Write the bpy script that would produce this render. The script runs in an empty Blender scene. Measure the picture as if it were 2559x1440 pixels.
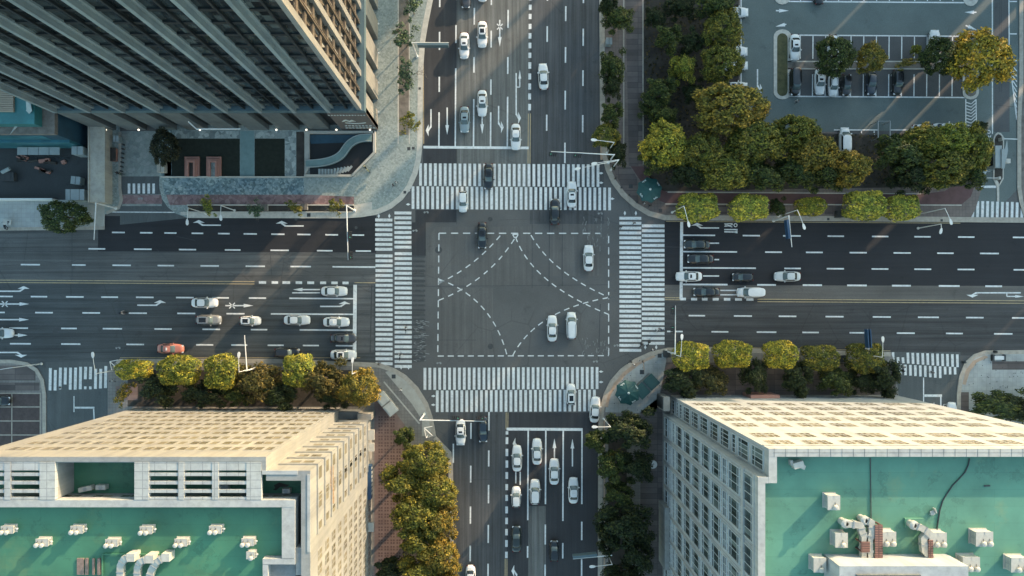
import bpy, math, random
from mathutils import Vector, Matrix

# ------------------------------------------------------------------ camera, world, sun, exposure
SC = bpy.context.scene
H, S, U0, V0 = 130.0, 13.5, 1254.0, 760.0      # drone height (m), photo pixels per metre on the ground, nadir pixel
cam = bpy.data.cameras.new('camera'); camo = bpy.data.objects.new('camera', cam); SC.collection.objects.link(camo)
camo.location = (0, 0, H)
cam.sensor_width = 36.0; cam.lens = 36.0 * H * S / 2559.0
cam.shift_x = (1279.5 - U0) / 2559.0; cam.shift_y = (V0 - 720.0) / 2559.0
cam.clip_start = 1.0; cam.clip_end = 3000.0
SC.camera = camo
SUN_EL, SUN_AZ = math.radians(11.0), math.radians(44.0)      # azimuth from +Y towards +X
w = bpy.data.worlds.new('World'); SC.world = w; w.use_nodes = True
nt = w.node_tree; nt.nodes.clear()
sky = nt.nodes.new('ShaderNodeTexSky'); sky.sky_type = 'NISHITA'; sky.sun_disc = False
sky.sun_elevation = SUN_EL; sky.sun_rotation = SUN_AZ; sky.air_density = 1.0; sky.dust_density = 1.6; sky.ozone_density = 1.0
bg = nt.nodes.new('ShaderNodeBackground'); bg.inputs['Strength'].default_value = 0.15
wo = nt.nodes.new('ShaderNodeOutputWorld')
tint = nt.nodes.new('ShaderNodeMix'); tint.data_type = 'RGBA'; tint.blend_type = 'MULTIPLY'; tint.inputs[0].default_value = 1.0; tint.inputs[7].default_value = (.92, 1.0, .92, 1)      # hazy, slightly green city air
nt.links.new(sky.outputs[0], tint.inputs[6]); nt.links.new(tint.outputs[2], bg.inputs[0]); nt.links.new(bg.outputs[0], wo.inputs[0])
sl = bpy.data.lights.new('sun', 'SUN'); sl.energy = 2.2; sl.angle = math.radians(0.5); sl.color = (1.0, 0.73, 0.49)
so = bpy.data.objects.new('sun', sl); SC.collection.objects.link(so)
sdir = Vector((-math.sin(SUN_AZ) * math.cos(SUN_EL), -math.cos(SUN_AZ) * math.cos(SUN_EL), -math.sin(SUN_EL)))
so.rotation_euler = sdir.to_track_quat('-Z', 'Y').to_euler(); so.location = (120, 120, 80)
SC.view_settings.view_transform = 'Standard'; SC.view_settings.look = 'None'
SC.view_settings.exposure = 2.08; SC.view_settings.gamma = 1.0

# ------------------------------------------------------------------ helpers
COL = SC.collection
R = math.radians
def P(u, v, z=0.0):
    f = (1 - z / H) / S
    return Vector(((u - U0) * f, (V0 - v) * f, z))

class MB:
    """collects faces of one mesh"""
    def __init__(s): s.v = []; s.f = []; s.m = []
    def add(s, vs, fs, mi=0):
        o = len(s.v); s.v += [tuple(p) for p in vs]; s.f += [tuple(i + o for i in f) for f in fs]; s.m += [mi] * len(fs)
    def box(s, a, b, mi=0):
        x0, y0, z0 = a; x1, y1, z1 = b
        x0, x1 = min(x0, x1), max(x0, x1); y0, y1 = min(y0, y1), max(y0, y1); z0, z1 = min(z0, z1), max(z0, z1)
        s.add([(x0,y0,z0),(x1,y0,z0),(x1,y1,z0),(x0,y1,z0),(x0,y0,z1),(x1,y0,z1),(x1,y1,z1),(x0,y1,z1)],
              [(0,3,2,1),(4,5,6,7),(0,1,5,4),(1,2,6,5),(2,3,7,6),(3,0,4,7)], mi)
    def obox(s, c, size, rz=0.0, mi=0):
        cx, cy, cz = c; a, b, h = size[0]/2, size[1]/2, size[2]/2; co, si = math.cos(rz), math.sin(rz)
        vs = [(cx + x*co - y*si, cy + x*si + y*co, cz + z) for z in (-h, h) for x, y in ((-a,-b),(a,-b),(a,b),(-a,b))]
        s.add(vs, [(0,3,2,1),(4,5,6,7),(0,1,5,4),(1,2,6,5),(2,3,7,6),(3,0,4,7)], mi)
    def prism(s, poly, z0, z1, mi=0, bottom=False):
        poly = [(p[0], p[1]) for p in poly]
        ar = sum(poly[i][0]*poly[(i+1) % len(poly)][1] - poly[(i+1) % len(poly)][0]*poly[i][1] for i in range(len(poly)))
        if ar < 0: poly = poly[::-1]
        n = len(poly)
        fs = [tuple(range(n, 2*n))] + [(i, (i+1) % n, n + (i+1) % n, n + i) for i in range(n)]
        if bottom: fs.append(tuple(range(n-1, -1, -1)))
        s.add([(x, y, z0) for x, y in poly] + [(x, y, z1) for x, y in poly], fs, mi)
    def flat(s, poly, z, mi=0):
        poly = [(p[0], p[1]) for p in poly]
        ar = sum(poly[i][0]*poly[(i+1) % len(poly)][1] - poly[(i+1) % len(poly)][0]*poly[i][1] for i in range(len(poly)))
        if ar < 0: poly = poly[::-1]
        s.add([(x, y, z) for x, y in poly], [tuple(range(len(poly)))], mi)
    def tube(s, pts, rad, n=6, mi=0, cap=True):
        pts = [Vector(p) for p in pts]; rr = rad if isinstance(rad, (list, tuple)) else [rad] * len(pts)
        vs = []
        for i, p in enumerate(pts):
            d = (pts[min(i+1, len(pts)-1)] - pts[max(i-1, 0)]).normalized()
            a = Vector((0, 0, 1)) if abs(d.z) < 0.9 else Vector((1, 0, 0))
            x = d.cross(a).normalized(); y = d.cross(x)
            vs += [p + (x * math.cos(2*math.pi*k/n) + y * math.sin(2*math.pi*k/n)) * rr[i] for k in range(n)]
        fs = [(i*n + k, i*n + (k+1) % n, (i+1)*n + (k+1) % n, (i+1)*n + k) for i in range(len(pts)-1) for k in range(n)]
        if cap: fs += [tuple(range(n-1, -1, -1)), tuple(range((len(pts)-1)*n, len(pts)*n))]
        s.add(vs, fs, mi)
    def lathe(s, c, prof, n=12, mi=0):
        """prof: list of (radius, z) from bottom to top round the vertical through c"""
        vs = [(c[0] + r*math.cos(2*math.pi*k/n), c[1] + r*math.sin(2*math.pi*k/n), c[2] + z) for r, z in prof for k in range(n)]
        fs = [(i*n + k, i*n + (k+1) % n, (i+1)*n + (k+1) % n, (i+1)*n + k) for i in range(len(prof)-1) for k in range(n)]
        fs += [tuple(range(n-1, -1, -1)), tuple(range((len(prof)-1)*n, len(prof)*n))]
        s.add(vs, fs, mi)
    def sweep(s, pts, wd, ht, mi=0):
        """rectangular duct along pts"""
        pts = [Vector(p) for p in pts]; vs = []
        for i, p in enumerate(pts):
            d = (pts[min(i+1, len(pts)-1)] - pts[max(i-1, 0)]).normalized()
            x = d.cross(Vector((0, 0, 1)))
            x = x.normalized() if x.length > .05 else Vector((1, 0, 0))
            y = x.cross(d).normalized()
            vs += [p + x*a*wd/2 + y*b*ht/2 for a, b in ((-1,-1),(1,-1),(1,1),(-1,1))]
        fs = [(i*4 + k, i*4 + (k+1) % 4, i*4 + 4 + (k+1) % 4, i*4 + 4 + k) for i in range(len(pts)-1) for k in range(4)]
        fs += [(3,2,1,0), tuple(range(len(pts)*4 - 4, len(pts)*4))]
        s.add(vs, fs, mi)
    def seg(s, u1, v1, u2, v2, wpx, z=0.014, mi=0):
        a, b = P(u1, v1), P(u2, v2); d = b - a
        if d.length < 1e-6: return
        n = Vector((-d.y, d.x, 0)).normalized() * (wpx / S / 2)
        s.add([(a-n).xy[:] + (z,), (b-n).xy[:] + (z,), (b+n).xy[:] + (z,), (a+n).xy[:] + (z,)], [(0,1,2,3)], mi)
    def pxpoly(s, pts, z=0.0165, mi=0): s.flat([P(u, v) for u, v in pts], z, mi)
    def mesh(s, name, mats, smooth=False):
        me = bpy.data.meshes.new(name); me.from_pydata(s.v, [], s.f)
        for m in (mats if isinstance(mats, (list, tuple)) else [mats]): me.materials.append(m)
        me.polygons.foreach_set('material_index', s.m)
        if smooth: me.polygons.foreach_set('use_smooth', [True] * len(s.f))
        me.update(); return me
    def obj(s, name, mats, parent=None, smooth=False):
        o = bpy.data.objects.new(name, s.mesh(name, mats, smooth)); COL.objects.link(o)
        if parent: o.parent = parent
        return o

def tag(o, label=None, cat=None, group=None, kind=None):
    if label: o['label'] = label
    if cat: o['category'] = cat
    if group: o['group'] = group
    if kind: o['kind'] = kind
    return o
def thing(name, loc, label, cat, group=None, rz=0.0):
    o = bpy.data.objects.new(name, None); COL.objects.link(o); o.empty_display_size = .2
    o.location = loc; o.rotation_euler = (0, 0, rz); return tag(o, label, cat, group)
def inst(name, me, parent=None, loc=(0,0,0), rz=0.0, scale=None):
    o = bpy.data.objects.new(name, me); COL.objects.link(o); o.location = loc; o.rotation_euler = (0, 0, rz)
    if scale: o.scale = scale
    if parent: o.parent = parent
    return o
def copy_tree(o, parent=None):
    c = o.copy(); COL.objects.link(c); c.parent = parent
    for ch in list(o.children): copy_tree(ch, c)
    return c
def px(pts): return [P(u, v) for u, v in pts]
def arc(cu, cv, r, a0, a1, n=10, rv=None):
    """arc in photo pixels, angles in degrees, clockwise on the photo (0 = right, 90 = down)"""
    return [(cu + r*math.cos(R(a0 + (a1-a0)*i/n)), cv + (rv or r)*math.sin(R(a0 + (a1-a0)*i/n))) for i in range(n+1)]

# ------------------------------------------------------------------ materials
def nodes(name):
    m = bpy.data.materials.new(name); m.use_nodes = True; t = m.node_tree; b = t.nodes['Principled BSDF']
    return m, t, b
def N(t, typ, **kw):
    n = t.nodes.new(typ)
    for k, v in kw.items():
        if k.startswith('_'): setattr(n, k[1:], v)
        else: n.inputs[k].default_value = v
    return n
def rgb(c): return (c[0], c[1], c[2], 1.0)
def ramp(t, fac, stops):
    n = t.nodes.new('ShaderNodeValToRGB'); e = n.color_ramp.elements
    while len(e) < len(stops): e.new(0.5)
    for el, (p, c) in zip(e, stops): el.position = p; el.color = rgb(c) if len(c) == 3 else c
    t.links.new(fac, n.inputs[0]); return n.outputs[0]
def mix(t, fac, a, b, mode='MIX'):
    n = t.nodes.new('ShaderNodeMix'); n.data_type = 'RGBA'; n.blend_type = mode
    for sock, v in ((0, fac), (6, a), (7, b)):
        if hasattr(v, 'is_linked'): t.links.new(v, n.inputs[sock])
        elif sock == 0: n.inputs[0].default_value = v
        else: n.inputs[sock].default_value = rgb(v)
    return n.outputs[2]
def coords(t, scale=(1, 1, 1), rot=(0, 0, 0)):
    c = t.nodes.new('ShaderNodeTexCoord'); mp = t.nodes.new('ShaderNodeMapping')
    mp.inputs['Scale'].default_value = scale; mp.inputs['Rotation'].default_value = rot
    t.links.new(c.outputs['Object'], mp.inputs[0]); return mp.outputs[0]
def noise(t, vec, scale, detail=3.0, rough=.6):
    n = N(t, 'ShaderNodeTexNoise', Scale=scale, Detail=detail, Roughness=rough); t.links.new(vec, n.inputs['Vector']); return n.outputs[0]
def plain(name, c, rough=.6, metal=0.0, var=.12, scale=.8, bump=0.0):
    """one colour with soft mottling"""
    m, t, b = nodes(name); v = coords(t)
    lo = [x * (1 - var) for x in c]; hi = [min(1, x * (1 + var)) for x in c]
    f = noise(t, v, scale, 5, .7)
    t.links.new(ramp(t, f, [(.3, lo), (.7, hi)]), b.inputs['Base Color'])
    b.inputs['Roughness'].default_value = rough; b.inputs['Metallic'].default_value = metal
    if bump:
        bn = N(t, 'ShaderNodeBump', Strength=bump, Distance=.02); t.links.new(noise(t, v, scale*12), bn.inputs['Height']); t.links.new(bn.outputs[0], b.inputs['Normal'])
    return m
def asphalt(name, c, streak=None, worn=.6, crack=True):
    """rolled asphalt: blotches, worn wheel tracks along `streak`, hairline cracks"""
    m, t, b = nodes(name)
    v = coords(t)
    base = ramp(t, noise(t, v, .09, 6, .65), [(.3, [x*.80 for x in c]), (.52, c), (.75, [x*1.22 for x in c])])
    fine = ramp(t, noise(t, v, 5.0, 4, .8), [(.3, (.80,)*3), (.7, (1.16,)*3)])
    col = mix(t, 1.0, base, fine, 'MULTIPLY')
    if streak:
        sv = coords(t, (1.4, .03, 1) if streak == 'y' else (.03, 1.4, 1))
        st = ramp(t, noise(t, sv, 1.0, 5, .7), [(.33, (1 - worn*.75,)*3), (.5, (1.0,)*3), (.70, (1 + worn*.9,)*3)])
        col = mix(t, .85, col, st, 'MULTIPLY')
    stain = ramp(t, noise(t, v, .32, 6, .75), [(.58, (1,)*3), (.68, (.70, .70, .71)), (.78, (.55, .55, .56))])
    col = mix(t, .8, col, stain, 'MULTIPLY')
    if crack:
        vo = N(t, 'ShaderNodeTexVoronoi', Scale=.11, _feature='DISTANCE_TO_EDGE')
        wv = mix(t, .12, v, N(t, 'ShaderNodeTexNoise', Scale=.6, Detail=6.0).outputs[1], 'ADD')
        t.links.new(wv, vo.inputs['Vector'])
        ck = ramp(t, vo.outputs['Distance'], [(.0, (.78,)*3), (.006, (.82,)*3), (.011, (1,)*3)])
        gate = ramp(t, noise(t, v, .05, 2), [(.48, (0,)*3), (.56, (1,)*3)])
        col = mix(t, gate, col, mix(t, 1.0, col, ck, 'MULTIPLY'))
    t.links.new(col, b.inputs['Base Color']); b.inputs['Roughness'].default_value = .85
    return m
def paint_mat(name, c, wear=.5, under=(.07, .07, .07)):
    m, t, b = nodes(name); v = coords(t)
    f = ramp(t, noise(t, v, 2.2, 8, .8), [(.34, (wear,)*3), (.50, (0,)*3)])
    tone = ramp(t, noise(t, v, .35, 3), [(.3, [x*.84 for x in c]), (.7, c)])
    t.links.new(mix(t, f, tone, under), b.inputs['Base Color']); b.inputs['Roughness'].default_value = .7
    return m
def tiles(name, c1, c2, mortar, sx, sy, rot=0, var=1.0, dirt=.3, msize=.03):
    m, t, b = nodes(name); v = coords(t, (1, 1, 1), (0, 0, rot))
    br = N(t, 'ShaderNodeTexBrick', Scale=1.0, **{'Brick Width': sx, 'Row Height': sy, 'Mortar Size': msize, 'Color1': rgb(c1), 'Color2': rgb(c2), 'Mortar': rgb(mortar)})
    br.offset = 0.0; t.links.new(v, br.inputs['Vector'])
    d = ramp(t, noise(t, coords(t), .22, 6, .7), [(.32, (1 - dirt,)*3), (.65, (1.08,)*3)])
    t.links.new(mix(t, 1.0, br.outputs[0], d, 'MULTIPLY'), b.inputs['Base Color']); b.inputs['Roughness'].default_value = .8
    return m
def weathered(m, amount=.35):
    """rain streaks and grime below ledges, running down the wall"""
    t = m.node_tree; b = t.nodes['Principled BSDF']; src = b.inputs['Base Color'].links[0].from_socket
    d = ramp(t, noise(t, coords(t, (1.1, 1.1, .06)), 1.0, 6, .7), [(.36, (1 - amount,)*3), (.56, (1,)*3)])
    p = ramp(t, noise(t, coords(t, (.25, .25, .25)), 1.0, 3, .6), [(.35, (.90, .91, .93)), (.65, (1.05, 1.04, 1.0))])
    t.links.new(mix(t, 1.0, mix(t, 1.0, src, d, 'MULTIPLY'), p, 'MULTIPLY'), b.inputs['Base Color']); return m
def roof_coat(name, c, patch_c):
    """painted roof membrane: dried puddles, patched coats, lap seams, dirt"""
    m, t, b = nodes(name); v = coords(t)
    base = ramp(t, noise(t, v, .10, 6, .65), [(.30, [x*.72 for x in c]), (.5, c), (.72, [min(1, x*1.25) for x in c])])
    rust = ramp(t, noise(t, coords(t, (1, 1, 1), (0, 0, 2)), .13, 7, .72), [(.56, (0,)*3), (.72, (.75,)*3)])
    col = mix(t, rust, base, patch_c)
    pud = ramp(t, noise(t, v, .33, 8, .75), [(.57, (1,)*3), (.60, (.78,)*3), (.66, (.92,)*3)])
    col = mix(t, 1.0, col, pud, 'MULTIPLY')
    br = N(t, 'ShaderNodeTexBrick', Scale=1.0, **{'Brick Width': 9.0, 'Row Height': 2.0, 'Mortar Size': .025, 'Color1': (1, 1, 1, 1), 'Color2': (.94, .95, .95, 1), 'Mortar': (.80, .82, .82, 1)}); t.links.new(v, br.inputs['Vector'])
    t.links.new(mix(t, 1.0, col, br.outputs[0], 'MULTIPLY'), b.inputs['Base Color']); b.inputs['Roughness'].default_value = .55; return m
def mosaic(name, stops, scale, big=.12, blotch=((.8, .8, .8), (1.1, 1.1, 1.1))):
    """crazy paving: a random colour to each stone"""
    m, t, b = nodes(name); v = coords(t)
    vo = N(t, 'ShaderNodeTexVoronoi', Scale=scale); t.links.new(v, vo.inputs['Vector'])
    sep = t.nodes.new('ShaderNodeSeparateColor'); t.links.new(vo.outputs['Color'], sep.inputs[0])
    c = ramp(t, sep.outputs[0], stops)
    d = ramp(t, noise(t, v, big, 5, .7), [(.35, blotch[0]), (.62, blotch[1])])
    ve = N(t, 'ShaderNodeTexVoronoi', Scale=scale, _feature='DISTANCE_TO_EDGE'); t.links.new(v, ve.inputs['Vector'])
    j = ramp(t, ve.outputs['Distance'], [(.0, (.75,)*3), (.05, (1,)*3)])
    t.links.new(mix(t, 1.0, mix(t, 1.0, c, d, 'MULTIPLY'), j, 'MULTIPLY'), b.inputs['Base Color']); b.inputs['Roughness'].default_value = .75
    return m
def glass_mat(name, c, var=.5, sx=1.4, sz=3.6, rough=.12, light=(.25, .27, .25), amount=.2):
    """window glass, with a blind or a dark room behind each pane"""
    m, t, b = nodes(name); tc = t.nodes.new('ShaderNodeTexCoord'); sp = t.nodes.new('ShaderNodeSeparateXYZ'); t.links.new(tc.outputs['Object'], sp.inputs[0])
    ad = N(t, 'ShaderNodeMath', _operation='ADD'); t.links.new(sp.outputs[0], ad.inputs[0]); t.links.new(sp.outputs[1], ad.inputs[1])
    oi = t.nodes.new('ShaderNodeObjectInfo')
    def fl(s, k):
        d = N(t, 'ShaderNodeMath', _operation='DIVIDE'); t.links.new(s, d.inputs[0]); d.inputs[1].default_value = k
        f = N(t, 'ShaderNodeMath', _operation='FLOOR'); t.links.new(d.outputs[0], f.inputs[0]); return f.outputs[0]
    cb = t.nodes.new('ShaderNodeCombineXYZ'); t.links.new(fl(ad.outputs[0], sx), cb.inputs[0]); t.links.new(fl(sp.outputs[2], sz), cb.inputs[1]); t.links.new(oi.outputs['Random'], cb.inputs[2])
    wn = N(t, 'ShaderNodeTexWhiteNoise', _noise_dimensions='3D'); t.links.new(cb.outputs[0], wn.inputs['Vector'])
    col = ramp(t, wn.outputs['Value'], [(.0, [x*(1-var) for x in c]), (1 - amount - .01, [x*(1+var) for x in c]), (1 - amount, light), (1, [x*.6 for x in light])])
    t.links.new(col, b.inputs['Base Color']); b.inputs['Roughness'].default_value = rough; b.inputs['Specular IOR Level'].default_value = .6
    return m
def tinted(name, rough=.3, coat=0.0, metal=0.0, var=.1):
    """takes its colour from each object's own colour (car paint, clothes, ...)"""
    m, t, b = nodes(name); oi = t.nodes.new('ShaderNodeObjectInfo')
    f = ramp(t, noise(t, coords(t), 1.5, 3), [(.3, (1 - var,)*3), (.7, (1,)*3)])
    t.links.new(mix(t, 1.0, oi.outputs['Color'], f, 'MULTIPLY'), b.inputs['Base Color'])
    b.inputs['Roughness'].default_value = rough; b.inputs['Metallic'].default_value = metal; b.inputs['Coat Weight'].default_value = coat
    return m
def foliage(name):
    m, t, b = nodes(name); oi = t.nodes.new('ShaderNodeObjectInfo'); ge = t.nodes.new('ShaderNodeNewGeometry')
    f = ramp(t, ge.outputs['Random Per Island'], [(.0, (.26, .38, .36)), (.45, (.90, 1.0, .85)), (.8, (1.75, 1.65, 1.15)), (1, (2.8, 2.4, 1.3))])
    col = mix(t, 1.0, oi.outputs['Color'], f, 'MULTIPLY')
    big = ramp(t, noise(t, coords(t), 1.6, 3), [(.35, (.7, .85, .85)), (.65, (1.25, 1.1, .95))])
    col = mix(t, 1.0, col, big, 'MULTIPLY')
    t.links.new(col, b.inputs['Base Color']); b.inputs['Roughness'].default_value = .6; b.inputs['Specular IOR Level'].default_value = .25
    tr = t.nodes.new('ShaderNodeBsdfTranslucent'); t.links.new(col, tr.inputs[0])
    mx = t.nodes.new('ShaderNodeMixShader'); mx.inputs[0].default_value = .25
    out = t.nodes['Material Output']; t.links.new(b.outputs[0], mx.inputs[1]); t.links.new(tr.outputs[0], mx.inputs[2]); t.links.new(mx.outputs[0], out.inputs[0])
    return m
def emit(name, c, s):
    m, t, b = nodes(name); b.inputs['Base Color'].default_value = rgb(c); b.inputs['Emission Color'].default_value = rgb(c); b.inputs['Emission Strength'].default_value = s
    return m

M = dict(
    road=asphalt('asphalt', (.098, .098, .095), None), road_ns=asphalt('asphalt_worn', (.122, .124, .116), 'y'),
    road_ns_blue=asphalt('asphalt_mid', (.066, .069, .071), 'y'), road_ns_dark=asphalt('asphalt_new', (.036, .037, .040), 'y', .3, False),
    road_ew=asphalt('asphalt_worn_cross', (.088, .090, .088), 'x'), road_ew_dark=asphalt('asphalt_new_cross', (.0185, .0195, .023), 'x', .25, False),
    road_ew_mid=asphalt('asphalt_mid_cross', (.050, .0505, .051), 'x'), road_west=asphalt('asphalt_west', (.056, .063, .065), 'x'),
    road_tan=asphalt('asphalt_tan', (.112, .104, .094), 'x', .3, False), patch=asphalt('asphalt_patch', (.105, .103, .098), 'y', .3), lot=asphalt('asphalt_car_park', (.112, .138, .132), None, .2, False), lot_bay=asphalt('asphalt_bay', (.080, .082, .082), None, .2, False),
    side=asphalt('asphalt_side_street', (.082, .092, .092), 'y', .2),
    white=paint_mat('road_paint_white', (.72, .73, .71)), zebra=paint_mat('zebra_paint', (.69, .70, .68), .5), faint=paint_mat('road_paint_worn', (.26, .27, .26), .8), dark_paint=paint_mat('road_paint_blacked_out', (.045, .048, .050), .8, (.09, .09, .09)), yellow=paint_mat('road_paint_yellow', (.46, .36, .20), .6),
    kerb=plain('kerb_stone', (.34, .31, .26), .8, 0, .2, 1.5), kerb_pale=plain('kerb_stone_pale', (.44, .42, .37), .8, 0, .2, 1.5), concrete=plain('concrete', (.36, .35, .31), .85, 0, .15, .7),
    plaza=mosaic('plaza_mosaic', [(0, (.185, .215, .205)), (.35, (.235, .275, .26)), (.6, (.27, .31, .29)), (.85, (.31, .345, .325)), (1, (.25, .295, .29))], 3.6, .10, ((.86, .89, .91), (1.05, 1.04, 1.01))),
    plaza_dark=mosaic('plaza_mosaic_deep', [(0, (.08, .12, .13)), (.4, (.15, .21, .22)), (.7, (.22, .29, .305)), (1, (.32, .37, .37))], 2.8, .16, ((.62, .72, .80), (1.15, 1.1, 1.02))),
    pink=mosaic('pink_paving', [(0, (.14, .09, .09)), (.5, (.21, .13, .13)), (1, (.26, .18, .17))], 1.6, .25), drive=mosaic('driveway_paving', [(0, (.17, .20, .19)), (.5, (.22, .25, .23)), (1, (.26, .28, .26))], 1.5, .2),
    pave_warm=tiles('pavement_warm', (.155, .128, .115), (.175, .145, .13), (.12, .10, .09), .6, .6), path_pale=plain('path_pale_teal', (.15, .23, .225), .7, 0, .18, .5), grid_white=tiles('white_panels', (.38, .395, .385), (.41, .42, .405), (.25, .26, .26), 1.5, 1.05, 0, 1, .1, .05), pave=tiles('pavement_grey', (.20, .19, .175), (.23, .215, .195), (.15, .14, .13), .6, .6), pave_brown=tiles('promenade_brown', (.080, .068, .066), (.150, .125, .115), (.060, .052, .050), 3.6, 1.0, 0, 1, .3, .04),
    pave_teal=tiles('pavement_pale', (.34, .36, .35), (.38, .40, .38), (.30, .31, .30), .8, .8), red=plain('cycle_path_red', (.105, .058, .058), .85, 0, .2, .6), tactile=plain('tactile_strip', (.36, .27, .20), .85, 0, .2, 1.2),
    brick=tiles('pink_brick_squares', (.195, .135, .12), (.22, .155, .138), (.17, .125, .11), 1.2, .6), grate=plain('square_drain', (.10, .062, .056), .8), soil=plain('soil', (.045, .040, .034), .95, 0, .45, .5), soil_brown=plain('planting_strip', (.150, .135, .118), .95, 0, .35, .9), lawn=plain('dark_lawn', (.012, .017, .011), .95, 0, .4, 1.5), grassy=plain('island_grass', (.075, .075, .035), .95, 0, .35, 1.2),
    stones=mosaic('stone_setts', [(0, (.14, .17, .17)), (.5, (.27, .31, .29)), (1, (.40, .43, .40))], 1.3, .3), bay_brown=plain('brown_bay', (.070, .054, .052), .9, 0, .25, 1.2),
    cream=tiles('cream_cladding', (.268, .268, .250), (.280, .280, .260), (.225, .222, .20), 4.4, 3.9, 0, 1, .12, .02), cream_plain=plain('cream_stone', (.265, .268, .255), .7, 0, .07, .4), whitewall=plain('white_cladding', (.355, .378, .385), .65, 0, .07, .5), coping=plain('coping', (.39, .395, .38), .65, 0, .08, .8),
    green=roof_coat('roof_green_dark', (.052, .175, .098), (.11, .19, .085)), green2=roof_coat('roof_green_pale', (.095, .245, .170), (.18, .26, .14)), fin=plain('fin_metal', (.225, .265, .272), .55, 0, .15, .3), fin_pale=plain('fin_pale', (.215, .215, .205), .6, 0, .12, .3),
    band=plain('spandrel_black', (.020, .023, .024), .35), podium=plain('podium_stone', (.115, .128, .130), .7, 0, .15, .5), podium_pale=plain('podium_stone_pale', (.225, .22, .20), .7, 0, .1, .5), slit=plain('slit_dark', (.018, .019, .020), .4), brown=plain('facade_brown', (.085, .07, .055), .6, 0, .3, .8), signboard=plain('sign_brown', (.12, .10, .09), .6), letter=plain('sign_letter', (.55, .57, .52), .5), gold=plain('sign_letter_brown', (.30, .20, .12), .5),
    tower_glass=glass_mat('tower_glass', (.017, .023, .025), .7, 1.1, 3.6, .12, (.075, .09, .088), .13), east_glass=glass_mat('tower_glass_east', (.040, .036, .029), .6, .9, 3.6, .2, (.12, .11, .085), .3), win=glass_mat('window_glass', (.040, .056, .056), .5, .62, 9, .10, (.16, .20, .19), .22), win_warm=glass_mat('window_glass_warm', (.185, .168, .122), .35, 1.1, 9, .25, (.25, .225, .16), .25),
    frame=plain('window_frame', (.44, .47, .465), .5), white_metal=plain('white_metal', (.62, .63, .61), .4, 0, .06), grey_metal=plain('grey_metal', (.30, .32, .32), .45, .3, .08), dark_metal=plain('dark_metal', (.035, .04, .042), .5), sign_blue=plain('sign_blue', (.018, .055, .115), .45), sign_teal=plain('sign_back', (.09, .14, .16), .5, .2),
    unit=plain('vent_white', (.42, .41, .365), .5, 0, .15, 1.5), duct=plain('duct_white', (.40, .385, .335), .5, .1, .2, 1.5), slats=tiles('brown_deck', (.20, .10, .085), (.24, .125, .10), (.09, .05, .045), 2.0, .28, 0, 1, .2, .06), wood=plain('old_timber', (.20, .145, .12), .85, 0, .3, 2),
    tarp=plain('blue_sheeting', (.030, .125, .155), .4, 0, .35, .3), tarp_dark=plain('blue_panel', (.022, .062, .092), .5, 0, .25, .5), teal_roof=plain('teal_roof', (.032, .155, .160), .35, 0, .3, .25), beige=plain('beige_concrete', (.40, .37, .31), .85, 0, .08, .3), yard=asphalt('yard_slab', (.042, .046, .047), None, .2, False), panel=plain('pale_panel', (.25, .29, .29), .5), terracotta=plain('terracotta', (.34, .17, .13), .8, 0, .15, 1.5), timber_pale=plain('louvre_tan', (.30, .25, .19), .7),
    parasol=plain('parasol_green', (.010, .062, .058), .6, 0, .2, .8), parasol_light=plain('parasol_mark', (.50, .55, .53), .6), booth_green=plain('booth_green', (.016, .060, .056), .5),
    tyre=plain('tyre', (.012, .012, .012), .8), rim=plain('rim', (.35, .36, .36), .35, .8), car_glass=plain('car_glass', (.018, .024, .026), .08), car_glass_pale=plain('car_glass_sky', (.085, .115, .115), .10), lamp_white=plain('headlight', (.62, .64, .64), .15), lamp_red=plain('tail_light', (.10, .010, .010), .25), black_trim=plain('black_trim', (.012, .013, .014), .25), plate=plain('number_plate', (.02, .08, .25), .5),
    paint=tinted('car_paint', .28, .6), cloth=tinted('cloth', .8), skin=plain('skin', (.38, .23, .16), .6), hair=plain('hair', (.012, .010, .009), .6), trousers=plain('trousers', (.03, .033, .042), .8), shoe=plain('shoe', (.03, .03, .03), .6),
    bark=plain('bark', (.060, .048, .036), .9, 0, .3, 3), twig=plain('pale_twig', (.13, .115, .09), .9, 0, .3, 3), leaf=foliage('foliage'), bulb=emit('lit_bulb', (1, .88, .68), .65), lens=plain('signal_lens', (.10, .015, .012), .2), lens_green=emit('signal_green', (.1, .8, .45), .6), signal=plain('signal_housing', (.014, .016, .017), .5),
    block=plain('block_wall', (.33, .31, .28), .8, 0, .1, .3), block_roof=plain('block_roof', (.16, .16, .155), .9, 0, .2, .3),
)
for k_ in ('cream', 'whitewall', 'cream_plain', 'fin', 'fin_pale', 'podium', 'podium_pale', 'beige', 'coping', 'grid_white'): weathered(M[k_], .20)

# ------------------------------------------------------------------ ground, roads, pavements
def structure(name, mb, m): return tag(mb.obj(name, m), kind='structure')
g = MB(); g.flat([(-300, -300), (300, -300), (300, 300), (-300, 300)], 0.0); structure('ground', g, M['road'])
def sheet(name, polys, m, z=0.004):
    b = MB()
    for p in polys: b.pxpoly(p, z)
    return structure(name, b, m)
def rect(u0, v0, u1, v1): return [(u0, v0), (u1, v0), (u1, v1), (u0, v1)]
sheet('road', [rect(1141, -900, 1324, 409), rect(1141, 409, 1324, 525)], M['road_ns'])
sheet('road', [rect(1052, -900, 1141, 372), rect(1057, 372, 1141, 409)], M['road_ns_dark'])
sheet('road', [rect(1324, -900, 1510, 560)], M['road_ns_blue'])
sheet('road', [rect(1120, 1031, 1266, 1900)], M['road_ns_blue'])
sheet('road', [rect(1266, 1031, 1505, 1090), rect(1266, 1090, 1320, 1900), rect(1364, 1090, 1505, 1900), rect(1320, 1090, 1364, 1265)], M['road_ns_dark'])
sheet('road', [rect(1320, 1265, 1364, 1900)], M['road_ns'])
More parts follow.
